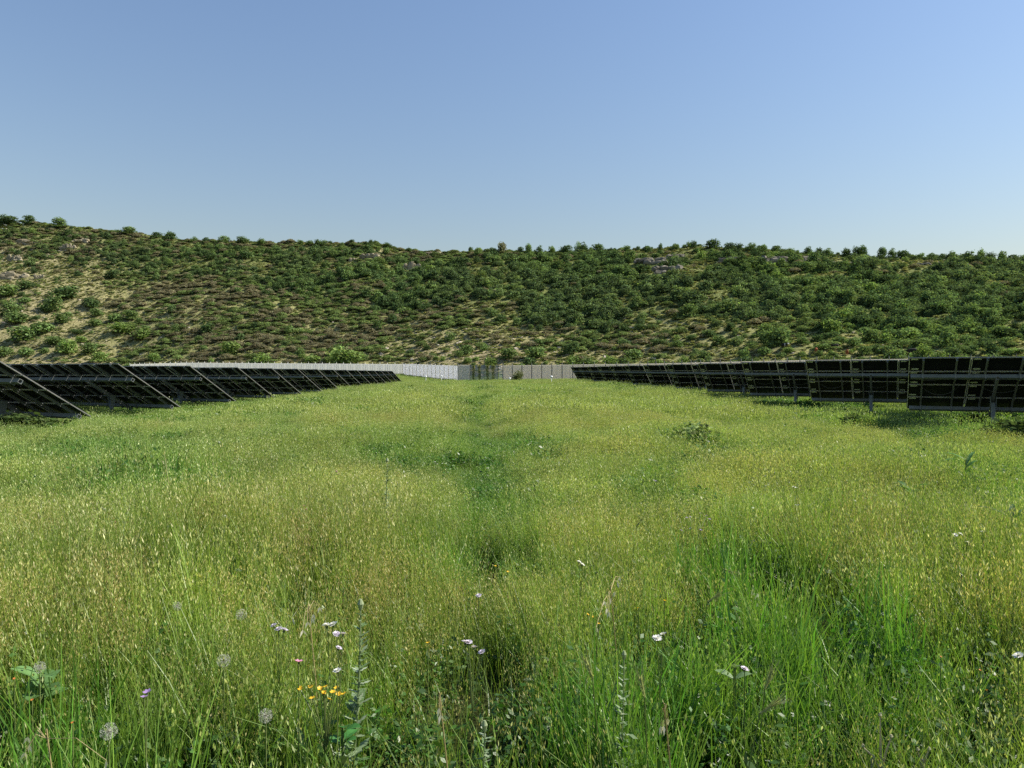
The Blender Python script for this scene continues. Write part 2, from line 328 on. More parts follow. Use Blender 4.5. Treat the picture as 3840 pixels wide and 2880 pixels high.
def twig_mesh(name, seed, mat_, n=420, base=(.185, .178, .105)):
    rg = np.random.default_rng(seed); G = Geo(); a = rg.uniform(0, 6.283, n); r = np.sqrt(rg.random(n)) * .52; hh = (.42 * np.sqrt(np.maximum(0, 1 - (r / .56) ** 2)) + .05) * rg.uniform(.55, 1.1, n)
    P = np.stack([r * np.cos(a), r * np.sin(a), hh], -1); Nn = np.stack([np.cos(a) * r * 1.6, np.sin(a) * r * 1.6, np.full(n, .6)], -1) + rg.normal(size=(n, 3)) * .6; Nn /= np.linalg.norm(Nn, axis=1, keepdims=True)
    cols = np.array(base)[None] * rg.uniform(.6, 1.45, (n, 1)) * (1 + rg.normal(size=(n, 3)) * .08); leaf_quads(G, P, Nn, .085, cols, rg, 1.7)
    return G.mesh(name, mat_)
def hummock_mesh(name, seed, mat_, n=60):
    rg = np.random.default_rng(seed); G = Geo(); a = rg.uniform(0, 6.283, n); r = np.sqrt(rg.random(n)) * .5; P = np.stack([r * np.cos(a), r * np.sin(a), rg.uniform(.05, .42, n) * (1 - r)], -1)
    Nn = rg.normal(size=(n, 3)) * .7 + (0, 0, .7); Nn /= np.linalg.norm(Nn, axis=1, keepdims=True)
    leaf_quads(G, P, Nn, .26, rg.uniform(.65, 1.3, (n, 1)) * np.ones((1, 3)), rg, 1.6); return G.mesh(name, mat_)
def rock_mesh(name, seed, mat_, n=1, spread=0, flat_=.7):
    rg = np.random.default_rng(seed); G = Geo()
    for k in range(n):
        c = np.array([rg.uniform(-1, 1) * spread, rg.uniform(-.3, .3) * spread, rg.uniform(-.5, 1.0) * spread * .5]) if n > 1 else np.zeros(3)
        d = rg.normal(size=(16, 3)); d /= np.linalg.norm(d, axis=1, keepdims=True); d *= rg.uniform(.75, 1.05, (16, 1)); d = np.sign(d) * np.abs(d) ** .8
        import bmesh
        bm = bmesh.new()
        for p in d * np.array([.5, .42, .5 * flat_]) * (rg.uniform(.3, .85) if n > 1 else 1) + c: bm.verts.new(p)
        bmesh.ops.convex_hull(bm, input=bm.verts); bm.verts.ensure_lookup_table(); bm.verts.index_update()
        keep = {v for f in bm.faces for v in f.verts}; ix = {v: i for i, v in enumerate(keep)}
        G.add([tuple(v.co) for v in keep], [tuple(ix[v] for v in f.verts) for f in bm.faces]); bm.free()
    return G.mesh(name, mat_)

SKY_TREES = [(12, 832, 40, 0), (45, 820, 62, 0), (118, 822, 46, 0), (235, 833, 66, 1), (446, 874, 26, 1), (490, 880, 58, 1), (590, 880, 38, 0), (642, 880, 54, 0), (730, 898, 30, 1), (775, 895, 32, 0), (840, 897, 54, 1), (910, 893, 48, 0), (985, 906, 40, 1),
    (1130, 906, 26, 1), (1163, 905, 32, 1), (1217, 907, 36, 1), (1393, 904, 24, 0), (1455, 915, 34, 0), (1534, 934, 32, 0), (1765, 925, 20, 0), (1847, 926, 36, 0), (1886, 908, 42, 3), (1950, 923, 24, 0), (1985, 914, 30, 1), (2025, 924, 36, 0), (2070, 916, 26, 2), (2115, 915, 54, 0),
    (2165, 908, 28, 4), (2190, 910, 44, 0), (2245, 910, 50, 0), (2350, 918, 36, 1), (2390, 917, 22, 0), (2475, 910, 18, 0), (2530, 906, 42, 1), (2600, 898, 30, 0), (2675, 893, 70, 0), (2735, 903, 52, 0), (2770, 906, 36, 0), (2810, 912, 50, 1), (2865, 911, 42, 1), (2905, 912, 42, 1),
    (3027, 920, 42, 0), (3105, 926, 46, 1), (3170, 922, 44, 0), (3208, 915, 34, 0), (3236, 911, 46, 0), (3300, 917, 50, 0), (3345, 925, 40, 1), (3385, 925, 58, 0), (3450, 935, 32, 1), (3490, 937, 36, 1), (3530, 937, 32, 1), (3560, 933, 36, 0), (3590, 940, 32, 0), (3675, 922, 34, 2), (3710, 934, 52, 0), (3752, 920, 38, 2), (3790, 940, 46, 0), (3834, 937, 32, 1)]
# single shrubs that stand apart on the lower slopes: column, foot row, width (photograph pixels), tone
LOW_SHRUBS = [(100, 1334, 60, 1), (20, 1335, 66, 1), (165, 1325, 40, 1), (212, 1352, 28, 0), (212, 1290, 82, 1), (95, 1278, 120, 1), (165, 1245, 90, 1), (297, 1253, 52, 0), (310, 1283, 50, 2), (255, 1325, 90, 2), (335, 1325, 70, 1), (60, 1212, 100, 1), (130, 1200, 40, 0), (50, 1178, 80, 1),
    (175, 1170, 46, 1), (195, 1165, 90, 1), (255, 1185, 36, 0), (232, 1212, 80, 1), (365, 1185, 60, 1), (360, 1222, 60, 1), (345, 1152, 64, 0), (250, 1120, 110, 0), (435, 1205, 60, 1), (450, 1225, 50, 1), (495, 1195, 60, 1), (520, 1215, 40, 1), (548, 1238, 40, 1), (660, 1245, 44, 1), (780, 1250, 70, 0), (790, 1225, 30, 0), (370, 1355, 70, 2),
    (460, 1250, 90, 2), (540, 1270, 80, 2), (95, 1135, 50, 1), (25, 1110, 90, 1), (100, 1082, 60, 0), (415, 1045, 60, 0), (335, 1140, 50, 0), (640, 1000, 36, 0), (790, 975, 50, 0), (825, 1015, 44, 0), (925, 970, 60, 0), (1000, 1110, 50, 0), (580, 1355, 60, 2), (870, 1330, 90, 2), (980, 1365, 90, 2), (1070, 1300, 40, 0),
    (1360, 1350, 50, 1), (1230, 1362, 60, 2), (1300, 1370, 120, 2), (1180, 1365, 80, 2), (1540, 1332, 36, 0), (1620, 1340, 40, 1), (1720, 1335, 42, 1), (1500, 1275, 26, 0), (1690, 1278, 50, 1), (1600, 1310, 34, 0), (1410, 1168, 60, 0), (1600, 1165, 50, 0), (1750, 1362, 40, 2), (1840, 1375, 60, 2), (1880, 1210, 60, 0), (1780, 1250, 40, 1), (1910, 1345, 80, 1), (2010, 1340, 90, 1),
    (2095, 1230, 36, 0), (2020, 1300, 60, 1), (2150, 1372, 80, 2), (2345, 1245, 50, 0), (2400, 1240, 60, 0), (2500, 1258, 50, 0), (2475, 1300, 60, 0), (2540, 1305, 60, 1), (2590, 1275, 44, 0), (2660, 1265, 60, 0), (2700, 1295, 70, 1), (2735, 1240, 50, 0), (2380, 1350, 80, 1), (2290, 1375, 70, 2), (2450, 1370, 60, 2), (2560, 1368, 60, 2), (2640, 1345, 60, 1), (2790, 1340, 60, 1),
    (2820, 1300, 50, 0), (2900, 1285, 60, 0), (2870, 1330, 60, 1), (2960, 1325, 50, 2), (3010, 1290, 60, 1), (3080, 1310, 70, 1), (3110, 1272, 70, 0), (3150, 1285, 60, 1), (3240, 1330, 60, 1), (3290, 1320, 60, 0), (3330, 1325, 70, 1), (3200, 1300, 60, 1), (3380, 1300, 80, 1), (3440, 1315, 80, 1), (3470, 1280, 70, 0), (3530, 1295, 60, 0), (3560, 1325, 50, 2), (3620, 1325, 60, 1), (3690, 1300, 60, 0), (3700, 1280, 70, 0), (3760, 1290, 60, 1), (3790, 1330, 70, 2), (3825, 1325, 40, 0), (3740, 1320, 50, 1)]
TONES = [(.62, .72, .62), (.95, 1.05, .80), (1.22, 1.32, .85), (1.35, 1.0, 1.1), (2.0, 2.0, 2.3)]
TONE_WORD = ["dark green", "mid green", "yellow-green", "purplish-grey", "leafless grey"]
shr_i = [shrub_mesh("scrub kind", 100 + k, M['scrub'], 700, .10, 7 + 2 * (k % 4), .75 + .08 * (k % 4)) for k in range(7)]
twg_i = [twig_mesh("low scrub kind", 150 + k, M['scrub']) for k in range(4)]
hum_i = [hummock_mesh("hummock kind", 170 + k, M['scrub']) for k in range(3)]
shr_o = [shrub_mesh("shrub", 200 + k, M['shrub'], 900, .085, 9 + k % 4, .75 + .07 * (k % 5), ragged=.32) for k in range(8)]

OUTCROPS = [(2440, 975, 120, 34, "dark rock outcrop under the crest above the far right panel rows, left part"), (2500, 1005, 110, 40, "dark stepped rock face below the crest outcrop, ivy green around it"), (2540, 960, 80, 26, "brown rocky knob just under the skyline, beside the dark cliff"),
            (2735, 968, 80, 18, "rock ledge beneath the dry yellow grass patch near the crest"), (2890, 968, 110, 30, "grey cliff band near the crest, above the third right panel row"), (3040, 968, 70, 20, "short grey rock ledge under the crest, right of the long cliff band"), (3140, 985, 90, 14, "low rock ledge under the crest trees, above the brown cows"), (3460, 990, 60, 14, "small brown rock ledge high above the nearest right panel row"),
            (110, 905, 110, 24, "tan rock band near the top of the left hill"), (255, 925, 56, 36, "tall reddish rock stack on the upper left slope"), (55, 965, 50, 30, "dark rock heap at the left edge, high on the slope"), (145, 1035, 40, 26, "big reddish boulder on the left slope"), (55, 1030, 90, 36, "pale boulder heap at the left edge halfway up"), (300, 900, 60, 18, "tan rock ledge right of the reddish stack"),
            (1390, 958, 70, 22, "tan boulders under the rounded middle crest"), (1325, 972, 34, 14, "single brown boulder left of the tan boulders under the middle crest"), (1640, 948, 70, 10, "pale rock rim along the middle skyline"), (1545, 995, 60, 34, "grey boulders among dark bushes below the middle crest")]
def hill_plants():
    rg = np.random.default_rng(5); ind = []
    def add(px, d_or_py, w, tone, skyl, top=None):
        pass
    for px, top, w, tone in SKY_TREES:
        d = float(interp(px, BASE) + interp(px, SPAN) * .985); x = (px - 1790) / F * d; x, y = d * math.tan(math.atan((px - CX) / F) + YAW), d
        z = tz(x, y); ztop = (1394 - top) / F * d + CZ; h = max(ztop - z, w / F * d * .5); w = max(w * 1.1, h / d * F * .95); ind.append(dict(x=x, y=y, z=z - .25, w=w / F * d, h=h + .3, tone=tone, px=px, py=top, band='sky'))
    for px, py, w, tone in LOW_SHRUBS:
        p = hit(px, py)
        if p is None or hill_s(np.array([p[0]]), np.array([p[1]]))[0][0] < .0: 
            d = float(interp(px, BASE)) + 4; x = d * math.tan(math.atan((px - CX) / F) + YAW); p = (x, d, tz(x, d))
        ww = w / F * p[1]; ind.append(dict(x=p[0], y=p[1], z=p[2] - .15, w=ww * 1.1, h=ww * rg.uniform(.42, .66), tone=tone, px=px, py=py, band='low'))
    taken = [(q['x'], q['y'], q['w']) for q in ind]
    for px, py, w, h, lab in OUTCROPS:
        p = hit(px, py + h * .4)
        if p is None: continue
        for f_ in (-.35, 0, .35): taken += [(p[0] + f_ * w / F * p[1], p[1] - dy, w / F * p[1] * .5) for dy in (0, 3.5)]
    taken = np.array(taken)
    # the rest of the cover: densities by place on the slope
    n = 125000; px = rg.uniform(-900, 4800, n); s = rg.uniform(.0, 1.12, n); keep = rg.random(n) < (interp(px, BASE) + s * interp(px, SPAN)) / 560; px, s = px[keep], s[keep]
    d = interp(px, BASE) + s * interp(px, SPAN); y = d; x = d * np.tan(np.arctan((px - CX) / F) + YAW); v = 1375 - s * (1375 - interp(px, SKYL))
    wob = (fbm(x / 30, y / 30, 77, 3) - .5) * 160; dense = dense_of(px, v, x, y); low = 1 - dense
    rocky = np.clip(bareness(px, v) - .25, 0, 1); patch = fbm(x / 11, y / 11, 91, 3)
    pt = dense * sstep(.40, .52, patch + .07) * (1 - rocky * .9) * .75 + low * .045 * sstep(.5, .6, patch)
    pt *= np.where(px < 700, .75, 1.0); pt = np.where(s > .93, pt * np.where(px > 1950, .75, .22), pt)
    brown = np.clip(sstep(350, 560, px) * (1 - sstep(1500, 1750, px)) * sstep(1000, 1120, v + wob * .6) + blob(px, v, 1680, 1215, 160, 22) + blob(px, v, 2260, 1265, 230, 36) + .8 * blob(px, v, 3000, 1255, 120, 20)
                    + .55 * sstep(2400, 1500, px) * (v < 1000) + .6 * blob(px, v, 1750, 965, 350, 30), 0, 1)
    foot = sstep(.13, .04, s) * sstep(900, 1300, px); brown = brown * (1 - .75 * blob(px, v, 1750, 1320, 260, 45)) * (1 - .7 * foot)
    rem = rg.random(len(px)) ; is_t = rem < pt * .48; rem2 = rg.random(len(px)); is_b = (~is_t) & (rem2 < (pt * .30 + low * .02 + .07 * low * sstep(2300, 2800, px) + .08 * sstep(2600, 3100, px)))
    is_w = (~is_t) & (~is_b) & (rg.random(len(px)) < (.25 + .5 * sstep(.35, .65, fbm(x / 8, y / 8, 67, 3))) * brown + .06)
    is_h = (~is_t) & (~is_b) & (~is_w)
    z = terrain(x, y); opn = np.clip(1.2 * blob(px, v, 150, 1230, 430, 130) + blob(px, v, 1750, 1320, 260, 45) + .9 * foot, 0, 1)
    is_w &= rg.random(len(px)) > opn * .8
    vn = fbm(x / 14, y / 14, 63, 3); greyish = sstep(.45, .62, fbm(x / 55, y / 55, 13, 2))
    P, Rt, Sc, Id, Ti = [], [], [], [], []; cand = []
    for k in np.flatnonzero(is_t | is_b):
        dd = np.hypot(taken[:, 0] - x[k], taken[:, 1] - y[k])
        if (dd < taken[:, 2] * .6 + .6).any(): continue
        w = ((1.7 + 4.6 * rg.random() ** 1.6) if is_t[k] else rg.uniform(1.0, 2.8)) * (1.0 if px[k] > 1100 else .85) * (.7 if s[k] > .93 else 1); tone = rg.choice(3, p=[.55, .38, .07]) if v[k] < 1250 else rg.choice(3, p=[.25, .5, .25])
        cand.append((w * F / d[k], k, w, tone))
    cand.sort(reverse=True); vis = [c for c in cand if 30 < px[c[1]] < 3810 and s[c[1]] < .97]; chosen = set(c[1] for c in vis[:290 - len(ind)])
    for size, k, w, tone in cand:
        h = w * rg.uniform(.45, .9); tv = np.array(TONES[tone]) * rg.uniform(.8, 1.25) * (1 + greyish[k] * np.array([.08, .02, .12]))
        if k in chosen: ind.append(dict(x=x[k], y=y[k], z=z[k] - .2, w=w, h=h, tone=tone, px=px[k], py=v[k], band='mid')); continue
        P.append((x[k], y[k], z[k] - .2)); Rt.append((0, 0, rg.uniform(0, 6.28))); Sc.append((w * rg.uniform(.85, 1.15), w, h)); Id.append(rg.integers(7)); Ti.append(tv)
    for k in np.flatnonzero(is_w):
        w = .9 + 3.8 * rg.random() ** 1.5; tv = np.array((1.0, .97, .97)) if rg.random() < .15 + .75 * sstep(.4, .6, vn[k]) else np.array((.80, 1.12, .66)) * rg.uniform(.7, 1.2); P.append((x[k], y[k], z[k] - .1)); Rt.append((0, 0, rg.uniform(0, 6.28))); Sc.append((w, w, w * rg.uniform(.35, .95))); Id.append(7 + rg.integers(4)); Ti.append(tv * rg.uniform(.8, 1.25))
    for k in np.flatnonzero(is_h):
        w = rg.uniform(.6, 1.7); g_ = min(1, rg.random() + .5 * foot[k]); tv = (1 + .45 * opn[k]) * np.array((.16, .21, .065)) * (1 - g_) + np.array((.33, .32, .15)) * g_; P.append((x[k], y[k], z[k] - .05)); Rt.append((0, 0, rg.uniform(0, 6.28))); Sc.append((w, w, w * rg.uniform(.6, 1.1) * (1 - .55 * opn[k]))); Id.append(11 + rg.integers(3)); Ti.append(tv * rg.uniform(.75, 1.2))
    o = scatter("hillside_scrub", shr_i + twg_i + hum_i, P, Rt, Sc, Id, Ti); tag(o, "dense mixed scrub of small bushes and tussocks covering the hillside", "scrub", kind='stuff')
    # stones
    n = 9000; px = rg.uniform(-600, 4500, n); s = rg.uniform(.0, 1.0, n); d = interp(px, BASE) + s * interp(px, SPAN); x = d * np.tan(np.arctan((px - CX) / F) + YAW); v = 1375 - s * (1375 - interp(px, SKYL))
    k = rg.random(n) < np.clip(bareness(px, v) - .18, .02, 1) * .8; px, d, x = px[k], d[k], x[k]; z = terrain(x, d); n = len(x); st = [rock_mesh("stone kind", 300 + i, M['stone']) for i in range(4)]
    sz = .35 + rg.random(n) ** 3 * 1.5
    o = scatter("hillside_stones", st, np.stack([x, d, z], -1), np.stack([rg.uniform(-.3, .3, n), rg.uniform(-.3, .3, n), rg.uniform(0, 6.28, n)], -1), np.stack([sz * 1.2, sz, sz * .8], -1), rg.integers(0, 4, n), np.ones((n, 3)))
    tag(o, "loose pale stones strewn over the bare parts of the slope", "stones", kind='stuff')
    # the shrubs one can tell apart
    LAND = [(-1e9, "the nearest left panel row"), (330, "the second left panel row"), (720, "the third left panel row"), (1150, "the farthest left panel rows"), (1500, "the bright corrugated fence"), (1730, "the slatted gate"), (1900, "the lone fence shrub"),
            (2140, "the farthest right panel rows"), (2450, "the fourth right panel row"), (2780, "the third right panel row"), (3020, "the second right panel row"), (3400, "the nearest right panel row"), (3650, "the photo's right edge")]
    BAND = {0: "on skyline", 1: "high upslope", 2: "halfway upslope", 3: "low on slope", 4: "at hill foot"}
    ORD = ["first", "second", "third", "fourth", "fifth", "sixth", "seventh", "eighth", "ninth", "tenth", "eleventh", "twelfth", "thirteenth", "fourteenth", "fifteenth", "sixteenth", "seventeenth", "eighteenth", "nineteenth", "twentieth"]
    cells = {}
    for q in ind:
        bnd = 0 if q['band'] == 'sky' else 1 if q['py'] < 1040 else 2 if q['py'] < 1170 else 3 if q['py'] < 1290 else 4; li = max(i for i, l in enumerate(LAND) if q['px'] >= l[0])
        cells.setdefault((bnd, li, q['tone']), []).append(q)
    for (bnd, li, tone), qs in cells.items():
        qs.sort(key=lambda q: q['px'])
        for i, q in enumerate(qs):
            wd = "small tree" if bnd == 0 else "shrub"; tw = TONE_WORD[tone]; od = "single" if len(qs) == 1 else ORD[min(i, 19)]
            lab = "%s %s %s %s above %s" % (("single " if len(qs) == 1 else ""), tw, wd, BAND[bnd], LAND[li][1]) if len(qs) == 1 else "%s %s %s from left %s above %s" % (od, tw, wd, BAND[bnd], LAND[li][1])
            o = link("hillside_tree" if bnd == 0 else "hillside_shrub", shr_o[rg.integers(8)], None, (q['x'], q['y'], q['z']), (0, 0, rg.uniform(0, 6.28))); o.scale = (q['w'], q['w'] * rg.uniform(.85, 1.1), q['h'] / .9)
            c = np.array(TONES[tone]) * rg.uniform(.85, 1.2); o.color = (*c, 1); tag(o, " ".join(lab.split()), "tree" if bnd == 0 else "shrub", "shrubs and small trees on the hillside")
hill_plants()

for i, (px, py, w, h, lab) in enumerate(OUTCROPS):
    p = hit(px, py + h * .4)
    if p is None: continue
    o = link("rock_outcrop", rock_mesh("rock outcrop", 400 + i, M['rock'] if px > 2300 and i < 8 else plain("tan rock", (.31, .27, .185), .95, .1, 0, .45, 1.2, .6) if i == 8 else M.get('tan', M['rock']), 38, 1.0, .95), None, p, (0, 0, rng.uniform(-.3, .3)))
    if i == 8: M['tan'] = o.data.materials[0]
    k = p[1] / F; o.scale = (w * k * .46, w * k * .2, h * k * .95); tag(o, lab, "rock")

# ------------------------------------------------------------------ solar panel rows
ct, st = math.cos(TILT), math.sin(TILT)
def lp(a, s, h=0.0): return (a, s * ct + h * st, -s * st + h * ct)
RT = np.array([[1, 0, 0], [0, ct, st], [0, -st, ct]])        # columns: along the row, down the slope, normal
RM = [s_ for s_ in (0, 1, 2, 3)]
def module_mesh(with_stickers):
    G = Geo(); w, h = MW - .022, 1.0 - .008
    G.box((0, 0, -.004), (w - .01, h - .01, .005), mi=1)     # glass
    G.box((0, 0, -.009), (w - .01, h - .01, .004), mi=0)     # backsheet
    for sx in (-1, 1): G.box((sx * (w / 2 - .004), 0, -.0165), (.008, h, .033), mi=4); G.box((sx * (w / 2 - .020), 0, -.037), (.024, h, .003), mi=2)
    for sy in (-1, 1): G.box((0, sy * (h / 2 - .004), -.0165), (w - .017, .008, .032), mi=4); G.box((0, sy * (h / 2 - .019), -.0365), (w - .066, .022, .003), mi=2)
    if with_stickers:
        for y in (-.36, .36): G.box((-w / 2 + .21, y, -.0125), (.25, .10, .003), mi=3)
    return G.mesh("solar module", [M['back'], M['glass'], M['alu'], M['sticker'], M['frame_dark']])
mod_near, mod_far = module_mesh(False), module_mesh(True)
g = Geo(); g.box((0, 0, 0), (.25, .10, .003)); sticker_me = g.mesh("sticker", M['sticker'])
g = Geo(); g.box((0, 0, 0), (1.1, .03, .03)); 
def chan(L, w, h, t=.012):                                    # open channel along y
    G = Geo(); G.box((0, 0, h / 2 - t / 2), (w, L, t)); G.box((-w / 2 + t / 2, 0, -t / 2), (t, L, h - t)); G.box((0.004, 0, -h / 2 + t / 2), (w - 2 * t + .008, L, t)); return G
rafter_me = chan(SL - .05, .065, .10).mesh("rafter", M['rafter'])
g = Geo(); g.box((0, 0, .035), (.10, .16, .03)); g.box((0, 0, 0), (.012, .18, .05)); cap_me = g.mesh("rafter clip", M['steel'])
g = chan(SL * .72, .10, .15, .014); girder_me = g.mesh("girder", M['rafter'])
g = Geo(); g.box((0, -.088, -.01), (.05, .012, .22)); g.box((0, .088, -.01), (.05, .012, .22)); g.box((0, 0, -.116), (.05, .164, .012)); strap_me = g.mesh("strap", M['steel'])
def beam_mesh(L):
    G = Geo(); w = .15; t = .01
    G.box((0, 0, w / 2 - t / 2), (L, w, t)); G.box((0, 0, -w / 2 + t / 2), (L, w, t)); G.box((0, -w / 2 + t / 2, 0), (L, t, w - 2 * t)); G.box((0, w / 2 - t / 2, 0), (L, t, w - 2 * t)); return G.mesh("beam", M['steel'])
def post_mesh(L):
    G = Geo(); G.box((0, -.055, L / 2), (.15, .012, L)); G.box((-.069, .006, L / 2), (.012, .11, L)); G.box((.069, .006, L / 2), (.012, .11, L)); G.box((0, 0, L + .006), (.17, .15, .012)); return G.mesh("post", M['steel'])
g = Geo(); v = [(-.006, -.18, .0), (-.006, .18, 0), (-.006, .10, -.42), (-.006, -.10, -.42), (.006, -.18, .0), (.006, .18, 0), (.006, .10, -.42), (.006, -.10, -.42)]
g.add(v, [(0, 1, 2, 3), (7, 6, 5, 4), (0, 4, 5, 1), (1, 5, 6, 2), (2, 6, 7, 3), (3, 7, 4, 0)]); plate_me = g.mesh("bracket plate", M['steel'])
BEAM_S = (.275 * SL, .905 * SL); HB = -.04 - .105 - .078; HG = HB - .078 - .078; POST_S = .62 * SL
rotT = Matrix(RT.tolist()).to_euler()
def cable_mesh(a0, s0, a1, s1, sag, h=-.05):
    P = []; p0, p1 = np.array(lp(a0, s0, h)), np.array(lp(a1, s1, h))
    for t in np.linspace(0, 1, 13): q = p0 + (p1 - p0) * t; q[2] -= sag * 4 * t * (1 - t); P.append(q)
    G = Geo(); G.tube(P, .011, 5); return G.mesh("cable", M['cable'])
def solar_row(T, side, cols, label, detail, rg):
    """side +1: the row runs right from its end at the corridor; -1: it runs left"""
    base = row_pt(T, side * 3.04, POST_S); gz = tz(base[0], base[1])
    root = thing("solar_panel_row", label, "solar panel row", (T[0], T[1], gz), -PHI, "rows of solar panels seen from behind")
    z0 = T[2] - gz; up = lambda p: (p[0], p[1], p[2] + z0); Lr = cols * MW
    for c in range(cols):
        for r in range(4):
            a = side * (c + .5) * MW; o = link("solar_module", mod_near if detail else mod_far, root, up(lp(a, (r + .5) * 1.015, 0)), rotT)
            if detail:
                for yy in (-.36, .36): link("sticker", sticker_me, o, (-(MW - .022) / 2 + .21 + rg.uniform(-.02, .02), yy, -.0125))
        for fr in (.245, .775):
            a = side * c * MW + (MW * fr if side > 0 else -MW * (1 - fr)); o = link("rafter", rafter_me, root, up(lp(a, SL / 2 + .01, -.04 - .053)), rotT)
            if detail:
                link("rafter_clip", cap_me, o, (0, -SL / 2 + .06, .0))
                for bs in BEAM_S: link("beam_strap", strap_me, root, up(lp(a, bs, HB)), rotT)
    inset = .09
    for bs in BEAM_S: link("beam", beam_mesh(Lr - 2 * inset), root, up(lp(side * Lr / 2, bs, HB)), rotT)
    ps = [3.04 + k * 3 * MW for k in range(6) if 3.04 + k * 3 * MW < Lr - .5]
    for a in ps:
        a *= side; wp = row_pt(T, a, POST_S); pz = tz(wp[0], wp[1]) - .25; top = lp(a, POST_S, HG - .07); ht = top[2] + z0 + gz - pz - .10
        link("girder", girder_me, root, up(lp(a + .001, SL * .59, HG)), rotT)
        pl = link("post", post_mesh(ht), root, (top[0], top[1], pz - gz))
        if detail:
            link("bracket_plate", plate_me, root, (top[0] - .092, top[1], top[2] + z0 + .16)); link("bracket_plate", plate_me, root, (top[0] + .092, top[1], top[2] + z0 + .16))
            G = Geo(); G.tube([(.04, -.08, ht - .02), (.0, -.085, ht - .5)], [.016, .016], 6); link("brace", G.mesh("brace", M['steel']), pl)
            G = Geo(); tt = [(.1 * math.cos(q), .09 * math.sin(q), .62) for q in np.linspace(0, 2 * math.pi, 17)]; G.tube(tt, .014, 5); G.tube([(.1, .0, .62), (.26, .05, .6)], .01, 5); link("cable_tie", G.mesh("cable tie", M['tie']), pl)
    if detail:
        for c in range(cols):
            a = side * c * MW if side > 0 else -(c + 1) * MW
            link("cable", cable_mesh(a + .55, 2.25, a + 1.85, 2.15, rg.uniform(.18, .32)), root, (0, 0, z0)); link("cable", cable_mesh(a + .2, BEAM_S[0] + .12, a + 1.3, BEAM_S[0] + .14, rg.uniform(.04, .12), -.2), root, (0, 0, z0))
            if rg.random() < .7: link("cable", cable_mesh(a + .8, BEAM_S[0] + .25, a + .98, BEAM_S[0] + .28, .2, -.12), root, (0, 0, z0))
    return root
ORDW = ["first", "second", "third", "fourth", "fifth", "sixth", "seventh", "eighth", "ninth", "tenth", "eleventh", "twelfth", "thirteenth", "fourteenth", "fifteenth"]
rgs = np.random.default_rng(8)
for n in range(1, 13):
    lab = "nearest row of solar panels in the right block, black underside with grey stickers" if n == 1 else "farthest row of solar panels in the right block, its slanting end by the grey fence" if n == 12 else "%s solar panel row from the front, right block, black underside seen from behind" % ORDW[n - 1]
    solar_row(right_row(n), 1, 5 if n < 4 else 4, lab, n <= 4, rgs)
for n in range(1, 16):
    lab = "nearest solar panel row in the left block, low corner dipping into the grass" if n == 1 else "farthest row of solar panels in the left block, its slanting end by the bright fence" if n == 15 else "%s solar panel row from the front, left block, slanting end towards the corridor" % ORDW[n - 1]
    solar_row(left_row(n), -1, 7 if n < 4 else 5, lab, n <= 4, rgs)

# ------------------------------------------------------------------ fences and gate
def sheet(G, L, H, pitch, depth, horiz=False):
    """corrugated sheet, L along x, H along z, two skins so it has a thickness"""
    n = max(2, int(round((H if horiz else L) / pitch))); prof = []
    for k in range(n):
        for f_, d_ in ((0, 0), (.42, 0), (.5, depth), (.92, depth)): prof.append(((k + f_) / n, d_))
    prof.append((1, 0)); V = []; m_ = len(prof)
    for off in (0, .02):
        for t, d_ in prof:
            for e in (0, 1): V.append((e * L - L / 2, d_ + off, t * H) if horiz else (t * L - L / 2, d_ + off, e * H))
    Fc = []
    for q in range(2):
        o_ = q * m_ * 2
        for k in range(m_ - 1): f_ = (o_ + 2 * k, o_ + 2 * k + 1, o_ + 2 * k + 3, o_ + 2 * k + 2); Fc.append(f_ if q else f_[::-1])
    G.add(V, Fc)
def fence(name, label, pts, nseg, style, m_panel, m_post, group=None, post_up=.35, first_post=True):
    """pts: world (x, y, z_top, z_base); nseg panels on each stretch"""
    root = thing(name, label, "fence", (pts[0][0], pts[0][1], pts[0][3])); O = np.array([pts[0][0], pts[0][1], pts[0][3]]); cache = {}
    for k in range(len(pts) - 1):
        a, b_ = np.array(pts[k]), np.array(pts[k + 1]); n = nseg[k]; L = np.hypot(*(b_ - a)[:2]) / n; rz = math.atan2(b_[1] - a[1], b_[0] - a[0])
        for i in range(n):
            p, q = a + (b_ - a) * i / n, a + (b_ - a) * (i + 1) / n; mid = (p + q) / 2; zt, zb = mid[2], min(mid[3], tz(mid[0], mid[1])) - .25; H = round(zt - zb, 1); G = Geo()
            key = (round(L, 2), H)
            if key not in cache:
                if style == 'vertical': sheet(G, L - .08, H, .34, .09)
                elif style == 'horizontal': sheet(G, L - .1, H, .3, .06, True)
                else: sheet(G, L - .05, H, 1.0, .03)
                cache[key] = G.mesh("fence panel", m_panel)
            link("fence_panel", cache[key], root, (mid[0] - O[0], mid[1] - O[1], zt - H - O[2]), (0, 0, rz))
            if i or first_post or k:
                G = Geo(); Hp = H + post_up; G.box((0, -.05, Hp / 2), (.11, .10, Hp)); G.box((0, -.05, Hp + .12), (.02, .02, .26)); pk = ('post', round(Hp, 1))
                if pk not in cache: cache[pk] = G.mesh("fence post", m_post)
                link("fence_post", cache[pk], root, (p[0] - O[0], p[1] - O[1], zt - H - O[2]), (0, 0, rz))
    return root
def fp(k, dz=0, dpx=0):
    px, d, zt = FENCE[k]; px += dpx; x = d * math.tan(math.atan((px - CX) / F) + YAW); return (x, d, zt + CZ + dz, FBASE[k])
fence("sheet_fence", "long white sheet metal fence behind the left panel rows, posts standing above it", [fp('A'), fp('B'), fp('C')], [11, 32], 'plain', M['white_sheet'], M['white_sheet'])
fence("corrugated_fence", "bright white corrugated fence angling towards the gate at the end of the corridor", [fp('C', .1), fp('D')], [14], 'horizontal', M['bright_sheet'], M['grey_slat'], post_up=.2)
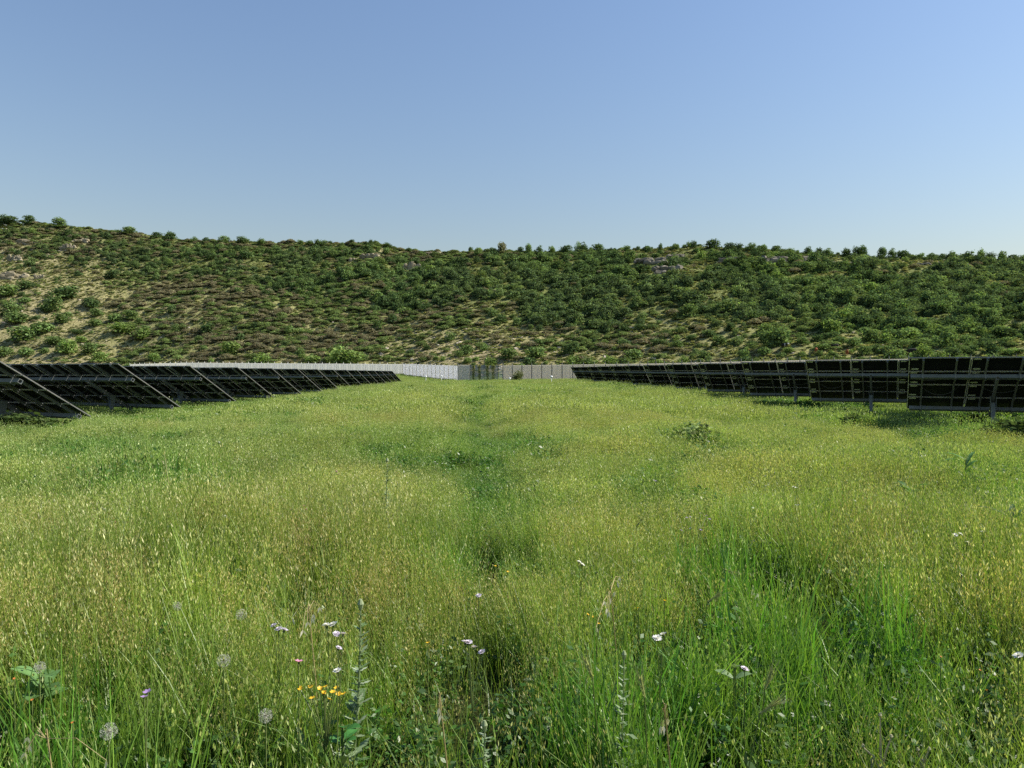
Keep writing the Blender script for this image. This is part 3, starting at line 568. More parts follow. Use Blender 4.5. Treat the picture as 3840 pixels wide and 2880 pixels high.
fence("slat_fence", "short grey slatted fence between the bright corrugated fence and the gate", [fp('D', .2), fp('G1', 0)], [1], 'vertical', M['grey_slat'], M['dark_post'], post_up=.3)
fence("slat_fence", "grey ribbed fence running right from the gate and behind the right panel rows", [fp('E'), fp('F'), fp('G'), fp('H')], [13, 16, 12], 'vertical', M['grey_slat'], M['dark_post'], post_up=.42)
# gate of two slatted leaves, overgrown
a, b_ = np.array(fp('G1')), np.array(fp('G2')); root = thing("slatted_gate", "dark grey slatted double gate with climbing plants at the end of the corridor", "gate", (a[0], a[1], a[3]))
Lg = (b_ - a)[0]; Hg = a[2] - a[3]
for k in range(2):
    x0, x1 = k * Lg / 2 + .08, (k + 1) * Lg / 2 - .08; G = Geo(); n = 16
    for i in range(n): G.box((x0 + (i + .5) * (x1 - x0) / n, .02 * (i % 2), Hg / 2), ((x1 - x0) / n * .72, .04, Hg - .1))
    o = link("gate_leaf", G.mesh("gate leaf", M['gate_slat']), root); G = Geo()
    for zz in (.25, Hg * .55, Hg - .2): G.box(((x0 + x1) / 2, .075, zz), (x1 - x0, .05, .09))
    link("rail", G.mesh("gate rail", M['dark_post']), o)
for xx in (0, Lg / 2, Lg):
    G = Geo(); G.box((xx, 0, Hg / 2 + .1), (.13, .13, Hg + .5)); link("gate_post", G.mesh("gate post", M['dark_post']), root)
G = Geo(); e0, e1 = np.array(fp('G2', 0, 4)), np.array(fp('E')); Hn = Hg - .15
for i in range(13): G.box(((e1 - e0)[0] / 2, 0, .2 + i * (Hn - .3) / 12), ((e1 - e0)[0], .05, .13), R=[[1, 0, 0], [0, .9, -.4], [0, .4, .9]])
for xx in (0, (e1 - e0)[0]): G.box((xx, 0, Hn / 2), (.07, .09, Hn))
tag(link("louvre_panel", G.mesh("louvre panel", M['bright_sheet']), None, (e0[0], e0[1], e0[3])), "narrow ladder-like louvred panel between the gate and the grey ribbed fence", "fence panel")
rg = np.random.default_rng(61)
for cx_, wd, lab in ((.12, .05, "yellow-green creeper hanging on the left leaf of the gate, near its left post"), (.33, .05, "thin creeper on the middle of the gate's left leaf"), (.62, .06, "creeper climbing the left side of the gate's right leaf"), (.82, .06, "creeper on the right side of the gate's right leaf")):
    G = Geo(); n = 260; x = cx_ * Lg + rg.normal(size=n) * wd * Lg * .5; z = rg.random(n) ** 1.5 * (Hg - .3) + .1; z = Hg - z; P = np.stack([x, -.10 - .1 * rg.random(n), z], -1); Nn = rg.normal(size=(n, 3)) * .6 + (0, -1, .3); Nn /= np.linalg.norm(Nn, axis=1, keepdims=True)
    leaf_quads(G, P, Nn, .2, np.array((.26, .28, .07))[None] * rg.uniform(.6, 1.3, (n, 1)), rg, 1.2); G.tube([(cx_ * Lg, -.08, 0), (cx_ * Lg + .1, -.09, Hg * .5), (cx_ * Lg, -.08, Hg - .2)], .02, 4, col=(.1, .08, .05))
    tag(link("creeper", G.mesh("creeper", M['plant']), None, (a[0], a[1], a[3])), lab, "climbing plant", "creepers on the gate")
# fence-side shrub and small white-headed posts
px, py, wpx = 1940, 1415, 54; d = 172; x = d * math.tan(math.atan((px - CX) / F) + YAW)
me = shrub_mesh("fence shrub", 777, M['shrub'], 1500, .06, 12, .95, ragged=.5, base=(.10, .12, .055)); o = link("fence_shrub", me, None, (x, d, tz(x, d)), (0, 0, 1.0)); w = wpx / F * d; o.scale = (w, w, w * 1.0); o.color = (1.25, 1.25, 1.1, 1)
tag(o, "lone rounded grey-green shrub in front of the grey ribbed fence, right of the gate", "shrub")
for px, py, d, hd, lab in ((2068, 1413, 118, .17, "white globe-headed post standing alone in the grass before the grey fence"), (1912, 1419, 140, .17, "white globe-headed post half sunk in grass beside the lone fence shrub"), (1597, 1412, 168, .17, "white globe-headed post before the bright corrugated fence, left one"), (1656, 1411, 168, .19, "white globe-headed post before the bright corrugated fence, right one")):
    x = d * math.tan(math.atan((px - CX) / F) + YAW); z = tz(x, d); zh = CZ - (py - 1394) / F * d - z
    r_ = thing("globe_post", lab, "marker post", (x, d, z), 0, "white globe-headed posts near the fence"); G = Geo(); G.tube([(0, 0, -.2), (0, 0, zh - hd * .6)], .055, 8); link("post", G.mesh("marker post", M['white_paint']), r_)
    G = Geo(); pr = [(math.cos(t), math.sin(t)) for t in np.linspace(-1.5, 1.5, 9)]; G.tube([(0, 0, zh + hd * s_) for c_, s_ in pr], [hd * 1.15 * c_ for c_, s_ in pr], 14); G.tube([(0, 0, zh - hd * 1.1), (0, 0, zh - hd * .75)], [hd * .5, hd * .55], 10); link("globe", G.mesh("globe", M['white_paint'], True), r_)

# ------------------------------------------------------------------ cows at the foot of the hill
def cow_mesh(name, mats, graze):
    me = bpy.data.meshes.new("skeleton"); V, E, Rd = [], [], []
    def nd(p, r, par=None): V.append(p); Rd.append(r); (E.append((par, len(V) - 1)) if par is not None else None); return len(V) - 1
    hip = nd((-.55, 0, 1.12), (.30, .33)); mid = nd((-.05, 0, 1.05), (.33, .40), hip); sh = nd((.5, 0, 1.12), (.27, .36), mid); rump = nd((-.85, 0, 1.15), (.22, .26), hip)
    n1 = nd((.80, 0, 1.12 if not graze else .98), (.15, .22), sh); n2 = nd((1.02, 0, 1.25 if not graze else .68), (.12, .16), n1); hd = nd((1.14, 0, 1.28 if not graze else .45), (.11, .13), n2); nd((1.42, 0, 1.12 if not graze else .18), (.075, .085), hd)
    for s_ in (-1, 1):
        e = nd((1.08, s_ * .2, 1.36 if not graze else .5), (.025, .05), n2)
        t1 = nd((.5, s_ * .17, .78), (.11, .13), sh); k = nd((.5, s_ * .17, .42), (.065, .07), t1); h = nd((.48, s_ * .17, .10), (.05, .05), k); nd((.53, s_ * .17, .02), (.06, .07), h)
        t2 = nd((-.72, s_ * .17, .85), (.14, .2), hip); k = nd((-.62, s_ * .17, .60), (.09, .10), t2); h = nd((-.80, s_ * .17, .42), (.055, .06), k); f_ = nd((-.76, s_ * .17, .10), (.05, .05), h); nd((-.71, s_ * .17, .02), (.06, .07), f_)
    t = nd((-1.03, 0, 1.05), (.04, .04), rump); t = nd((-1.06, 0, .7), (.025, .025), t); nd((-1.05, 0, .45), (.04, .04), t)
    me.from_pydata(V, E, []); ob = bpy.data.objects.new("tmp", me); C.objects.link(ob); ob.modifiers.new("s", 'SKIN'); ob.modifiers.new("d", 'SUBSURF').levels = 1
    for i, r_ in enumerate(Rd): me.skin_vertices[0].data[i].radius = r_
    me.skin_vertices[0].data[0].use_root = True
    dg = bpy.context.evaluated_depsgraph_get(); out = bpy.data.meshes.new_from_object(ob.evaluated_get(dg)); bpy.data.objects.remove(ob); out.name = name; out.materials.clear()
    for m_ in mats: out.materials.append(m_)
    for p in out.polygons:
        p.use_smooth = True; c_ = p.center
        if len(mats) > 1 and ((c_.x > 1.0) or (.15 < c_.x < .38 and c_.z > .6)): p.material_index = 1
    return out
m_br, m_bk, m_wh = plain("red-brown hide", (.30, .105, .05), .8, .1, 0, .15, 2), plain("black hide", (.02, .018, .017), .7, .15, 0, .15, 2), plain("white hide", (.6, .58, .54), .8, .1, 0, .1, 2)
m_horn = plain("pale horn", (.4, .36, .3), .6, .3)
cows = {'brown': cow_mesh("brown cow", [m_br], False), 'black': cow_mesh("black cow", [m_bk], True), 'pied': cow_mesh("black and white cow", [m_bk, m_wh], False)}
for px, py, kind, rz, sc, lab in ((3060, 1327, 'brown', 1.2, .95, "red-brown cow standing end-on in pale grass at the foot of the hill"), (3176, 1334, 'brown', -1.9, .85, "smaller red-brown cow facing the camera among bushes, right of the other brown cow"), (2943, 1309, 'pied', -1.2, .95, "black cow with a white face by a bush, left of the brown cows"),
                              (3131, 1308, 'black', 2.9, .8, "black cow grazing on the slope between the two brown cows"), (3420, 1334, 'black', 2.8, 1.1, "large black cow grazing just above the start of the nearest right panel row")):
    p = hit(px, py) or (0, 0, 0)
    o = link("cow", cows[kind], None, p, (0, 0, rz)); o.scale = (sc,) * 3; tag(o, lab, "cow")

# ------------------------------------------------------------------ the meadow
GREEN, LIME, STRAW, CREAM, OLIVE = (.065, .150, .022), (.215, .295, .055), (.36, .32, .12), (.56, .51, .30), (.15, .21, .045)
def lerp(a, b, t): return np.asarray(a) * (1 - t) + np.asarray(b) * t
def ribbons(G, base, top_off, w, cols0, cols1, rg, nseg=3, droop=None):
    """n thin blades: base (n,3), offset of the tip (n,3), width, root and tip colours"""
    n = len(base); a = rg.uniform(0, 6.283, n); side = np.stack([np.cos(a), np.sin(a), np.zeros(n)], -1); V, Cc = [], []
    dr = np.zeros(n) if droop is None else droop
    for k in range(nseg + 1):
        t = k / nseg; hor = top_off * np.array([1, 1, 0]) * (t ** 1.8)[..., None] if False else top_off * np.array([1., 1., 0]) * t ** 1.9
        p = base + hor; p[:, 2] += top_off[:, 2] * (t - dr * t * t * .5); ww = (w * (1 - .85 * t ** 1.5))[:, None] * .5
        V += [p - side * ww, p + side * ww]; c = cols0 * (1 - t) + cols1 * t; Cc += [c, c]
    V = np.stack(V, 1).reshape(-1, 3); Cc = np.stack(Cc, 1).reshape(-1, 3); m_ = 2 * (nseg + 1)
    Fq = [(i * m_ + 2 * k, i * m_ + 2 * k + 1, i * m_ + 2 * k + 3, i * m_ + 2 * k + 2) for i in range(n) for k in range(nseg)]
    G.add(V, Fq, Cc)
def disc(n, r, rg): a, q = rg.uniform(0, 6.283, n), np.sqrt(rg.random(n)) * r; return np.stack([q * np.cos(a), q * np.sin(a), np.zeros(n)], -1)
def heads(G, P, D, l, w, cols, rg):
    """spikelets: slim diamonds hanging along D"""
    n = len(P); D = D / (np.linalg.norm(D, axis=1, keepdims=True) + 1e-9); a = rg.normal(size=(n, 3)); a = np.cross(D, a); a /= np.linalg.norm(a, axis=1, keepdims=True) + 1e-9
    l = np.reshape(l, (-1, 1)) * np.ones((n, 1)); w = np.reshape(w, (-1, 1)) * np.ones((n, 1)); V = np.stack([P, P + D * l * .4 + a * w * .5, P + D * l, P + D * l * .4 - a * w * .5], 1).reshape(-1, 3)
    G.add(V, (np.arange(n)[:, None] * 4 + np.arange(4)).tolist(), np.repeat(cols, 4, 0))
def jit(c, n, rg, v=.25): return np.asarray(c)[None] * rg.uniform(1 - v, 1 + v, (n, 1)) * (1 + rg.normal(size=(n, 3)) * .04)
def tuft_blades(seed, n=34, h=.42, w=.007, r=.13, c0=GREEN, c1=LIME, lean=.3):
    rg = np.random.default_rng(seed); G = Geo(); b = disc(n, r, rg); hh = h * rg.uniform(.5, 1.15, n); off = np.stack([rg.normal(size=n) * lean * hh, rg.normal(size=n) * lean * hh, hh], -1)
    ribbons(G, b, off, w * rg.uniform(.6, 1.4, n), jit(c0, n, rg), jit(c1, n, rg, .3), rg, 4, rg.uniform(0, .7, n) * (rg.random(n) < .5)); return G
def tuft_seed(seed, n=15, h=.58, r=.14, w=.003, hl=.017, hw=.0045, nh=6, chead=LIME, chead2=CREAM, drape=.035, c0=OLIVE, c1=LIME, leaves=14):
    rg = np.random.default_rng(seed); G = Geo(); b = disc(n, r, rg); hh = h * rg.uniform(.7, 1.15, n); lean = rg.normal(size=(n, 2)) * .17 * hh[:, None]; off = np.concatenate([lean, hh[:, None]], 1)
    ribbons(G, b, off, w * rg.uniform(.8, 1.3, n), jit(c0, n, rg), jit(c1, n, rg), rg, 3)
    tip = b + off; P = np.repeat(tip, nh, 0); k = len(P); a = rg.uniform(0, 6.283, k); q = rg.random(k) * drape; P = P + np.stack([np.cos(a) * q, np.sin(a) * q, rg.uniform(-.16, .03, k) * h / .5], -1)
    D = np.stack([np.cos(a) * .35, np.sin(a) * .35, rg.choice([-1., 1., 1.], k) * rg.uniform(.6, 1.2, k)], -1); mixf = rg.random((k, 1)) ** 1.4; cols = (np.asarray(chead)[None] * (1 - mixf) + np.asarray(chead2)[None] * mixf) * rg.uniform(.75, 1.2, (k, 1))
    heads(G, P, D, hl * rg.uniform(.7, 1.3, k), hw, cols, rg)
    if leaves: b2 = disc(leaves, r, rg); h2 = h * rg.uniform(.35, .8, leaves); ribbons(G, b2, np.stack([rg.normal(size=leaves) * .35 * h2, rg.normal(size=leaves) * .35 * h2, h2], -1), w * 2.0 * np.ones(leaves), jit(GREEN, leaves, rg), jit(OLIVE, leaves, rg), rg, 3, np.full(leaves, .4))
    return G
def tuft_herb(seed, n=12, h=.34, r=.15, nl=11, leaf=.024, col=(.060, .135, .022), round_=False):
    rg = np.random.default_rng(seed); G = Geo(); b = disc(n, r, rg); hh = h * rg.uniform(.5, 1.15, n); off = np.stack([rg.normal(size=n) * .25 * hh, rg.normal(size=n) * .25 * hh, hh], -1)
    ribbons(G, b, off, np.full(n, .003), jit(OLIVE, n, rg), jit(OLIVE, n, rg), rg, 3)
    t = np.tile(np.linspace(.25, 1, nl), n); P = np.repeat(b, nl, 0) + np.repeat(off, nl, 0) * np.stack([t ** 1.9, t ** 1.9, t], -1); k = len(P); a = rg.uniform(0, 6.28, k); P = P + np.stack([np.cos(a), np.sin(a), rg.normal(size=k) * .3], -1) * leaf * .6
    Nn = rg.normal(size=(k, 3)) * .45 + (0, 0, .8); Nn /= np.linalg.norm(Nn, axis=1, keepdims=True); leaf_quads(G, P, Nn, leaf * (1.3 if round_ else 1), jit(col, k, rg, .35), rg, 1.0 if round_ else 1.7); return G
def tuft_bud(seed, n=9, h=.50, r=.15):
    rg = np.random.default_rng(seed); G = Geo(); b = disc(n, r, rg); hh = h * rg.uniform(.65, 1.15, n); off = np.stack([rg.normal(size=n) * .12 * hh, rg.normal(size=n) * .12 * hh, hh], -1)
    ribbons(G, b, off, np.full(n, .0045), jit((.13, .22, .05), n, rg), jit((.26, .34, .09), n, rg), rg, 3)
    tip = b + off
    nb = 3; bt = np.repeat(b + off * np.array([.45, .45, .62]), nb, 0); o2 = np.stack([rg.normal(size=n * nb) * .05, rg.normal(size=n * nb) * .05, rg.uniform(.08, .18, n * nb)], -1); ribbons(G, bt, o2, np.full(n * nb, .0025), jit(LIME, n * nb, rg), jit(LIME, n * nb, rg), rg, 2); tip = np.concatenate([tip, bt + o2]); k = len(tip)
    for a in (0, 1): heads(G, tip - np.array([0, 0, .008]), np.repeat(np.array([[0.05, 0, 1.]]), k, 0) + rg.normal(size=(k, 3)) * .15, .019 * rg.uniform(.7, 1.3, k), .0105, jit((.36, .37, .14), k, rg, .25), rg)
    n2 = 40; P = disc(n2, r, rg); P[:, 2] = rg.uniform(.03, .25, n2); Nn = rg.normal(size=(n2, 3)) * .5 + (0, 0, .8); Nn /= np.linalg.norm(Nn, axis=1, keepdims=True); leaf_quads(G, P, Nn, .026, jit((.07, .14, .025), n2, rg, .3), rg, 1.8); return G
def patch(seed, r, n, h, w, hl, hw, nh, ng, greenw, c_head, c_head2):
    """a wider clump for the farther field"""
    rg = np.random.default_rng(seed); G = Geo(); b = disc(n, r, rg); hh = h * rg.uniform(.6, 1.2, n); off = np.stack([rg.normal(size=n) * .2 * hh, rg.normal(size=n) * .2 * hh, hh], -1); ribbons(G, b, off, np.full(n, w), jit(OLIVE, n, rg), jit(LIME, n, rg), rg, 2)
    P = np.repeat(b + off, nh, 0); k = len(P); P = P + rg.normal(size=(k, 3)) * np.array([hl, hl, hl * 1.1]) * np.array([.6, .6, 1.6]) - (0, 0, hl * .9); D = rg.normal(size=(k, 3)) * .35 + (0, 0, 1.) * rg.choice([-1., 1.], (k, 1)); mixf = rg.random((k, 1)) ** 1.3
    heads(G, P, D, hl * rg.uniform(.7, 1.4, k), hw, (np.asarray(c_head)[None] * (1 - mixf) + np.asarray(c_head2)[None] * mixf) * rg.uniform(.75, 1.2, (k, 1)), rg)
    b = disc(ng, r, rg); hh = h * rg.uniform(.4, .85, ng); ribbons(G, b, np.stack([rg.normal(size=ng) * .3 * hh, rg.normal(size=ng) * .3 * hh, hh], -1), np.full(ng, greenw), jit(GREEN, ng, rg), jit(OLIVE, ng, rg, .3), rg, 2); return G
near = []
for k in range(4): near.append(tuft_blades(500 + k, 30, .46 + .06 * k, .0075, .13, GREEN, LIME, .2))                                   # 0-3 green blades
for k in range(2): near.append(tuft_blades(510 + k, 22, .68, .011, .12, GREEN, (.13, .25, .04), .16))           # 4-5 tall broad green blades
for k in range(4): near.append(tuft_seed(520 + k, 13, .50 + .055 * k, w=.0042, nh=4 + k % 2, leaves=16))                                            # 6-9 fine seeding grass
for k in range(2): near.append(tuft_seed(530 + k, 6, .68, .15, .0042, .026, .0062, 8, (.36, .38, .14), (.70, .64, .44), .06))   # 10-11 oats
for k in range(3): near.append(tuft_herb(540 + k, 12, .30 + .05 * k))                                            # 12-14 herbs
near.append(tuft_herb(545, 14, .24, .17, 9, .028, (.045, .115, .022), True)); near.append(tuft_herb(546, 14, .30, .17, 9, .022, (.055, .125, .025), True))   # 15-16 clover
for k in range(3): near.append(tuft_bud(550 + k))                                                                # 17-19 buds
for k in range(2): near.append(tuft_seed(560 + k, 16, .46, .15, .0026, .016, .005, 14, (.36, .30, .12), (.50, .42, .22), .06, OLIVE, STRAW, 8))   # 20-21 tawny fluffy grass
midk = [patch(570 + k, .34, 46, .48, .006, .030, .010, 6, 40, .011, (.21, .28, .06), (.42, .43, .19)) for k in range(4)] + [patch(580 + k, .34, 12, .44, .006, .028, .010, 4, 90, .012, (.20, .27, .05), LIME) for k in range(3)] + \
    [patch(590 + k, .34, 50, .46, .005, .032, .010, 7, 22, .010, (.30, .30, .10), (.50, .46, .23)) for k in range(2)] + [tuft_herb(596, 60, .42, .36, 9, .045), tuft_herb(597, 50, .34, .36, 8, .05, (.05, .12, .022), True)]
fark = [patch(600 + k, 1.0, 120, .46, .022, .075, .026, 4, 60, .035, (.24, .30, .07), (.43, .44, .20)) for k in range(3)] + [patch(606 + k, 1.0, 50, .44, .022, .07, .028, 3, 130, .035, (.20, .26, .05), LIME) for k in range(2)] + [tuft_herb(609, 90, .45, 1.0, 8, .11)]
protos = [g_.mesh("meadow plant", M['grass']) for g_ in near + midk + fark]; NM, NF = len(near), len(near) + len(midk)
PATCH = []   # column, row, half-width, half-height (photograph pixels), yellowness, darkness/height
for px, py, rx, ry, yv, hv in [(350, 1950, 600, 170, .5, 0), (900, 1980, 380, 130, .35, 0), (150, 2250, 330, 150, .55, 0), (2420, 1980, 330, 70, .45, 0), (2950, 1800, 420, 60, .45, 0), (3400, 1980, 420, 120, .45, 0), (3720, 2330, 260, 200, .35, 0), (1300, 1800, 250, 70, .4, 0), (2300, 1560, 900, 55, .3, 0), (1500, 1530, 400, 40, .25, 0),
                             (1790, 1470, 36, 30, -.5, -.2), (1795, 1530, 60, 36, -.6, -.2), (1808, 1600, 95, 48, -.7, -.25), (1825, 1690, 140, 60, -.6, -.1), (1860, 1780, 170, 50, -.5, .0), (1890, 1870, 200, 45, -.7, .1), (1820, 2090, 270, 80, -1.3, -.3), (2150, 2600, 520, 330, -.95, .12), (2800, 2450, 520, 330, -.9, -.1), (3350, 2500, 280, 230, -.7, -.3), (2650, 2080, 240, 60, -.7, -.1), (2100, 1560, 200, 60, .25, .2), (1560, 1560, 160, 50, .2, .15), (200, 1680, 330, 50, -.5, 0), (1480, 2480, 190, 260, -.5, -.15), (300, 2700, 420, 160, -.45, 0), (800, 1830, 200, 50, -.35, 0),
                             (650, 2500, 330, 200, -.2, 0), (2750, 2130, 250, 110, -.5, 0), (2350, 1760, 200, 60, -.35, 0), (3500, 1760, 260, 50, -.4, .25), (2600, 1670, 130, 40, -.3, .3), (3300, 1570, 300, 45, -.55, -.1), (3650, 1570, 260, 60, -.7, -.1), (230, 1590, 260, 26, -.3, -.5), (600, 1540, 230, 18, -.2, -.45), (900, 1505, 160, 14, -.1, -.4), (1100, 1480, 160, 12, 0, -.35), (2950, 1510, 260, 16, -.2, -.3), (3760, 1650, 120, 50, -.9, .35), (120, 1590, 200, 40, -.8, .1), (800, 1520, 200, 25, -.5, 0)]:
    p = hit(px, py, .4)
    if p: PATCH.append((p[0], p[1], rx / F * p[1], p[1] ** 2 / (F * 1.35) * ry, yv, hv))
HOLES = []   # dark leafy hollows where the stand is thin
for px, py, rx, ry in [(3230, 2500, 130, 120), (3420, 2440, 90, 90), (3600, 2640, 90, 70), (2920, 2210, 120, 70), (2640, 2110, 130, 40), (2760, 2260, 90, 60), (1480, 2700, 90, 110), (1400, 2420, 60, 120), (1840, 2110, 160, 45), (2510, 2760, 110, 60), (2600, 2450, 60, 60), (3050, 2750, 120, 90), (3350, 2780, 140, 60), (1890, 1870, 130, 30), (2250, 2230, 90, 50), (80, 2480, 60, 120), (300, 2700, 100, 60), (1560, 2540, 60, 60), (1900, 2780, 60, 60), (3780, 2560, 50, 90), (2800, 2640, 80, 80)]:
    p = hit(px, py, .25)
    if p: HOLES.append((p[0], p[1], rx / F * p[1], p[1] ** 2 / (F * 1.5) * ry))
def hollow(x, y):
    e = np.zeros_like(x)
    for a, b_, rx, ry in HOLES: e = np.maximum(e, np.exp(-(((x - a) / rx) ** 2 + ((y - b_) / ry) ** 2) ** 1.3))
    return e
def meadow_fields(x, y):
    yv = (fbm(x * .9, y * .5, 41, 4) - .5) * 2.6 + (fbm(x * .14, y * .10, 43, 2) - .5) * 1.0 + .08; hv = (fbm(x * .6, y * .45, 47, 3) - .5) * 1.25
    for a, b_, rx, ry, py_, ph in PATCH:
        e = np.exp(-((x - a) / rx) ** 2 - ((y - b_) / ry) ** 2); yv = yv + py_ * e; hv = hv + ph * e
    return yv, hv
def meadow():
    rg = np.random.default_rng(77); P, R_, Sc, Id, Ti = [], [], [], [], []
    def zone(r0, r1, dens, halfang, zn, side=0):
        area = halfang * (r1 * r1 - r0 * r0); n = int(area * dens); r = np.sqrt(rg.uniform(r0 * r0, r1 * r1, n)); a = rg.uniform(-halfang, halfang, n) + YAW; x, y = r * np.sin(a), r * np.cos(a)
        s, px, b_ = hill_s(x, y); ok = s < .03
        if zn == 2: ok &= (np.abs(x - 0) < 24 + 0 * y) | (y > 145) | (rg.random(n) < .35)
        x, y, r = x[ok], y[ok], r[ok]; n = len(x); z = terrain(x, y); yv, hv = meadow_fields(x, y); u = rg.random(n)
        pg = np.clip(.5 - yv * .75 + .08 * sstep(6.5, 3.0, r), .05, .95); green = rg.random(n) < pg; lush = np.clip(-yv * .9 - .1, 0, .8)
        if zn == 0:
            thin = fbm(x * 1.9, y * 1.5, 53, 2); hl = hollow(x, y); go = ~((thin < .42 + .05 * (green & (yv < -.4))) & (rg.random(n) < .75)) & (rg.random(n) > hl * .9); hv = hv - .45 * hl; yv = yv - 1.0 * hl; x, y, r, z, yv, hv, u, green, lush = (q[go] for q in (x, y, r, z, yv, hv, u, green, lush)); n = len(x)
            kid = np.where(green, np.where(u < .36, rg.integers(0, 4, n), np.where(u < .36 + .2 * (lush > .2), rg.integers(4, 6, n), np.where(u < .86, rg.integers(12, 17, n), rg.integers(17, 20, n)))),
                           np.where(u < .50, rg.integers(6, 10, n), np.where(u < .60, rg.integers(10, 12, n), np.where(u < .76, rg.integers(17, 20, n), np.where(u < .92, rg.integers(20, 22, n), rg.integers(0, 4, n))))))
        elif zn == 1: kid = NM + np.where(green, np.where(u < .62, rg.integers(4, 7, n), np.where(u < .82, rg.integers(9, 11, n), rg.integers(0, 4, n))), np.where(u < .66, rg.integers(0, 4, n), np.where(u < .92, rg.integers(7, 9, n), rg.integers(4, 7, n))))
        else: kid = NF + np.where(green, np.where(u < .7, rg.integers(3, 5, n), np.where(u < .8, 5, rg.integers(0, 3, n))), rg.integers(0, 3, n))
        sc = (1 + np.clip(hv, -.45, .5)) * rg.uniform(.78, 1.22, n) * np.where(r < 30, 1.0, .9)
        P.append(np.stack([x, y, z - .01], -1)); R_.append(np.stack([rg.normal(size=n) * .07, rg.normal(size=n) * .07, rg.uniform(0, 6.283, n)], -1)); Sc.append(np.stack([sc * .5 + .5, sc * .5 + .5, sc], -1)); Id.append(kid)
        t = np.clip(.5 + yv * .55, 0, 1)[:, None]; tint = (np.array((.74, 1.0, .74)) * (1 - t) + np.array((1.08, 1.08, .88)) * t) * (.72 + .56 * fbm(x * 1.3, y * .9, 59, 3))[:, None] * rg.uniform(.82, 1.18, (n, 1)); Ti.append(tint)
    zone(1.25, 8.5, 105, rad(46), 0); zone(8.5, 13, 60, rad(44), 0); zone(8.5, 34, 19, rad(43), 1); zone(34, 330, 1.05, rad(40), 2); zone(34, 110, 1.4, rad(38), 2)
    P, R_, Sc, Id, Ti = (np.concatenate(q) for q in (P, R_, Sc, Id, Ti))
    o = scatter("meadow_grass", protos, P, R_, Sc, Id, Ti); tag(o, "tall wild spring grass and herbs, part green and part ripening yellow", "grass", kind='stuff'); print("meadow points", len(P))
meadow()

# ------------------------------------------------------------------ single flowers and stalks that stand out in the near grass
rgf = np.random.default_rng(99)
LIL, WHI, PNK, PUR, YEL, ORA = (.66, .60, .74), (.80, .79, .80), (.72, .30, .50), (.40, .27, .55), (.80, .50, .03), (.60, .20, .04)
def place(px, py, lift):
    p = hit(px, py, lift); return np.array(p)
def head_mesh(kind, col, r):
    G = Geo(); rg = rgf
    if kind == 'daisy':
        for ring, (n, l, z, tl) in enumerate(((14, 1.0, 0, .25), (11, .68, .10, .6), (7, .4, .2, 1.1))):
            for i in range(n):
                a = 2 * math.pi * (i + .3 * ring) / n + rg.normal() * .08; d = np.array([math.cos(a), math.sin(a), tl]); d /= np.linalg.norm(d); t = np.array([-math.sin(a), math.cos(a), 0]); L_ = r * l * rg.uniform(.85, 1.1); b = np.array([0, 0, z * r])
                G.add([b + t * r * .05, b + d * L_ * .7 + t * r * .17, b + d * L_, b + d * L_ * .7 - t * r * .17, b - t * r * .05], [(0, 1, 2, 3, 4)], np.array(col) * rg.uniform(.85, 1.1))
        G.tube([(0, 0, -.5 * r), (0, 0, -.1 * r), (0, 0, .12 * r)], [.18 * r, .34 * r, .2 * r], 8, col=(.13, .18, .07))
    elif kind == 'clock':
        n = 150; d = rg.normal(size=(n, 3)); d /= np.linalg.norm(d, axis=1, keepdims=True)
        for q in d:
            t = np.cross(q, rg.normal(size=3)); t /= np.linalg.norm(t); u = np.cross(q, t); e = q * r * rg.uniform(.85, 1.05)
            G.add([q * r * .15 + t * .0004, e, q * r * .15 - t * .0004], [(0, 1, 2)], (.40, .40, .36))
            for k in range(3): c_, s_ = math.cos(k * 2.1), math.sin(k * 2.1); v = (t * c_ + u * s_); G.add([e, e + q * r * .12 + v * r * .2 + t * .0006, e + q * r * .12 + v * r * .2 - t * .0006], [(0, 1, 2)], (.52, .52, .49))
        G.tube([(0, 0, -r * .2), (0, 0, r * .1)], [r * .14, r * .12], 6, col=(.2, .19, .1))
    else:                                         # small cup of five to seven petals
        for i in range(6):
            a = 2 * math.pi * i / 6 + rg.normal() * .1; d = np.array([math.cos(a), math.sin(a), .45]); d /= np.linalg.norm(d); t = np.array([-math.sin(a), math.cos(a), 0])
            G.add([(0, 0, 0), d * r * .6 + t * r * .34, d * r, d * r * .6 - t * r * .34], [(0, 1, 2, 3)], np.array(col) * rg.uniform(.85, 1.1))
        G.tube([(0, 0, -r * .8), (0, 0, .05 * r)], [.1 * r, .26 * r], 6, col=(.13, .18, .06))
    return G.mesh("flower head", M['plant'])
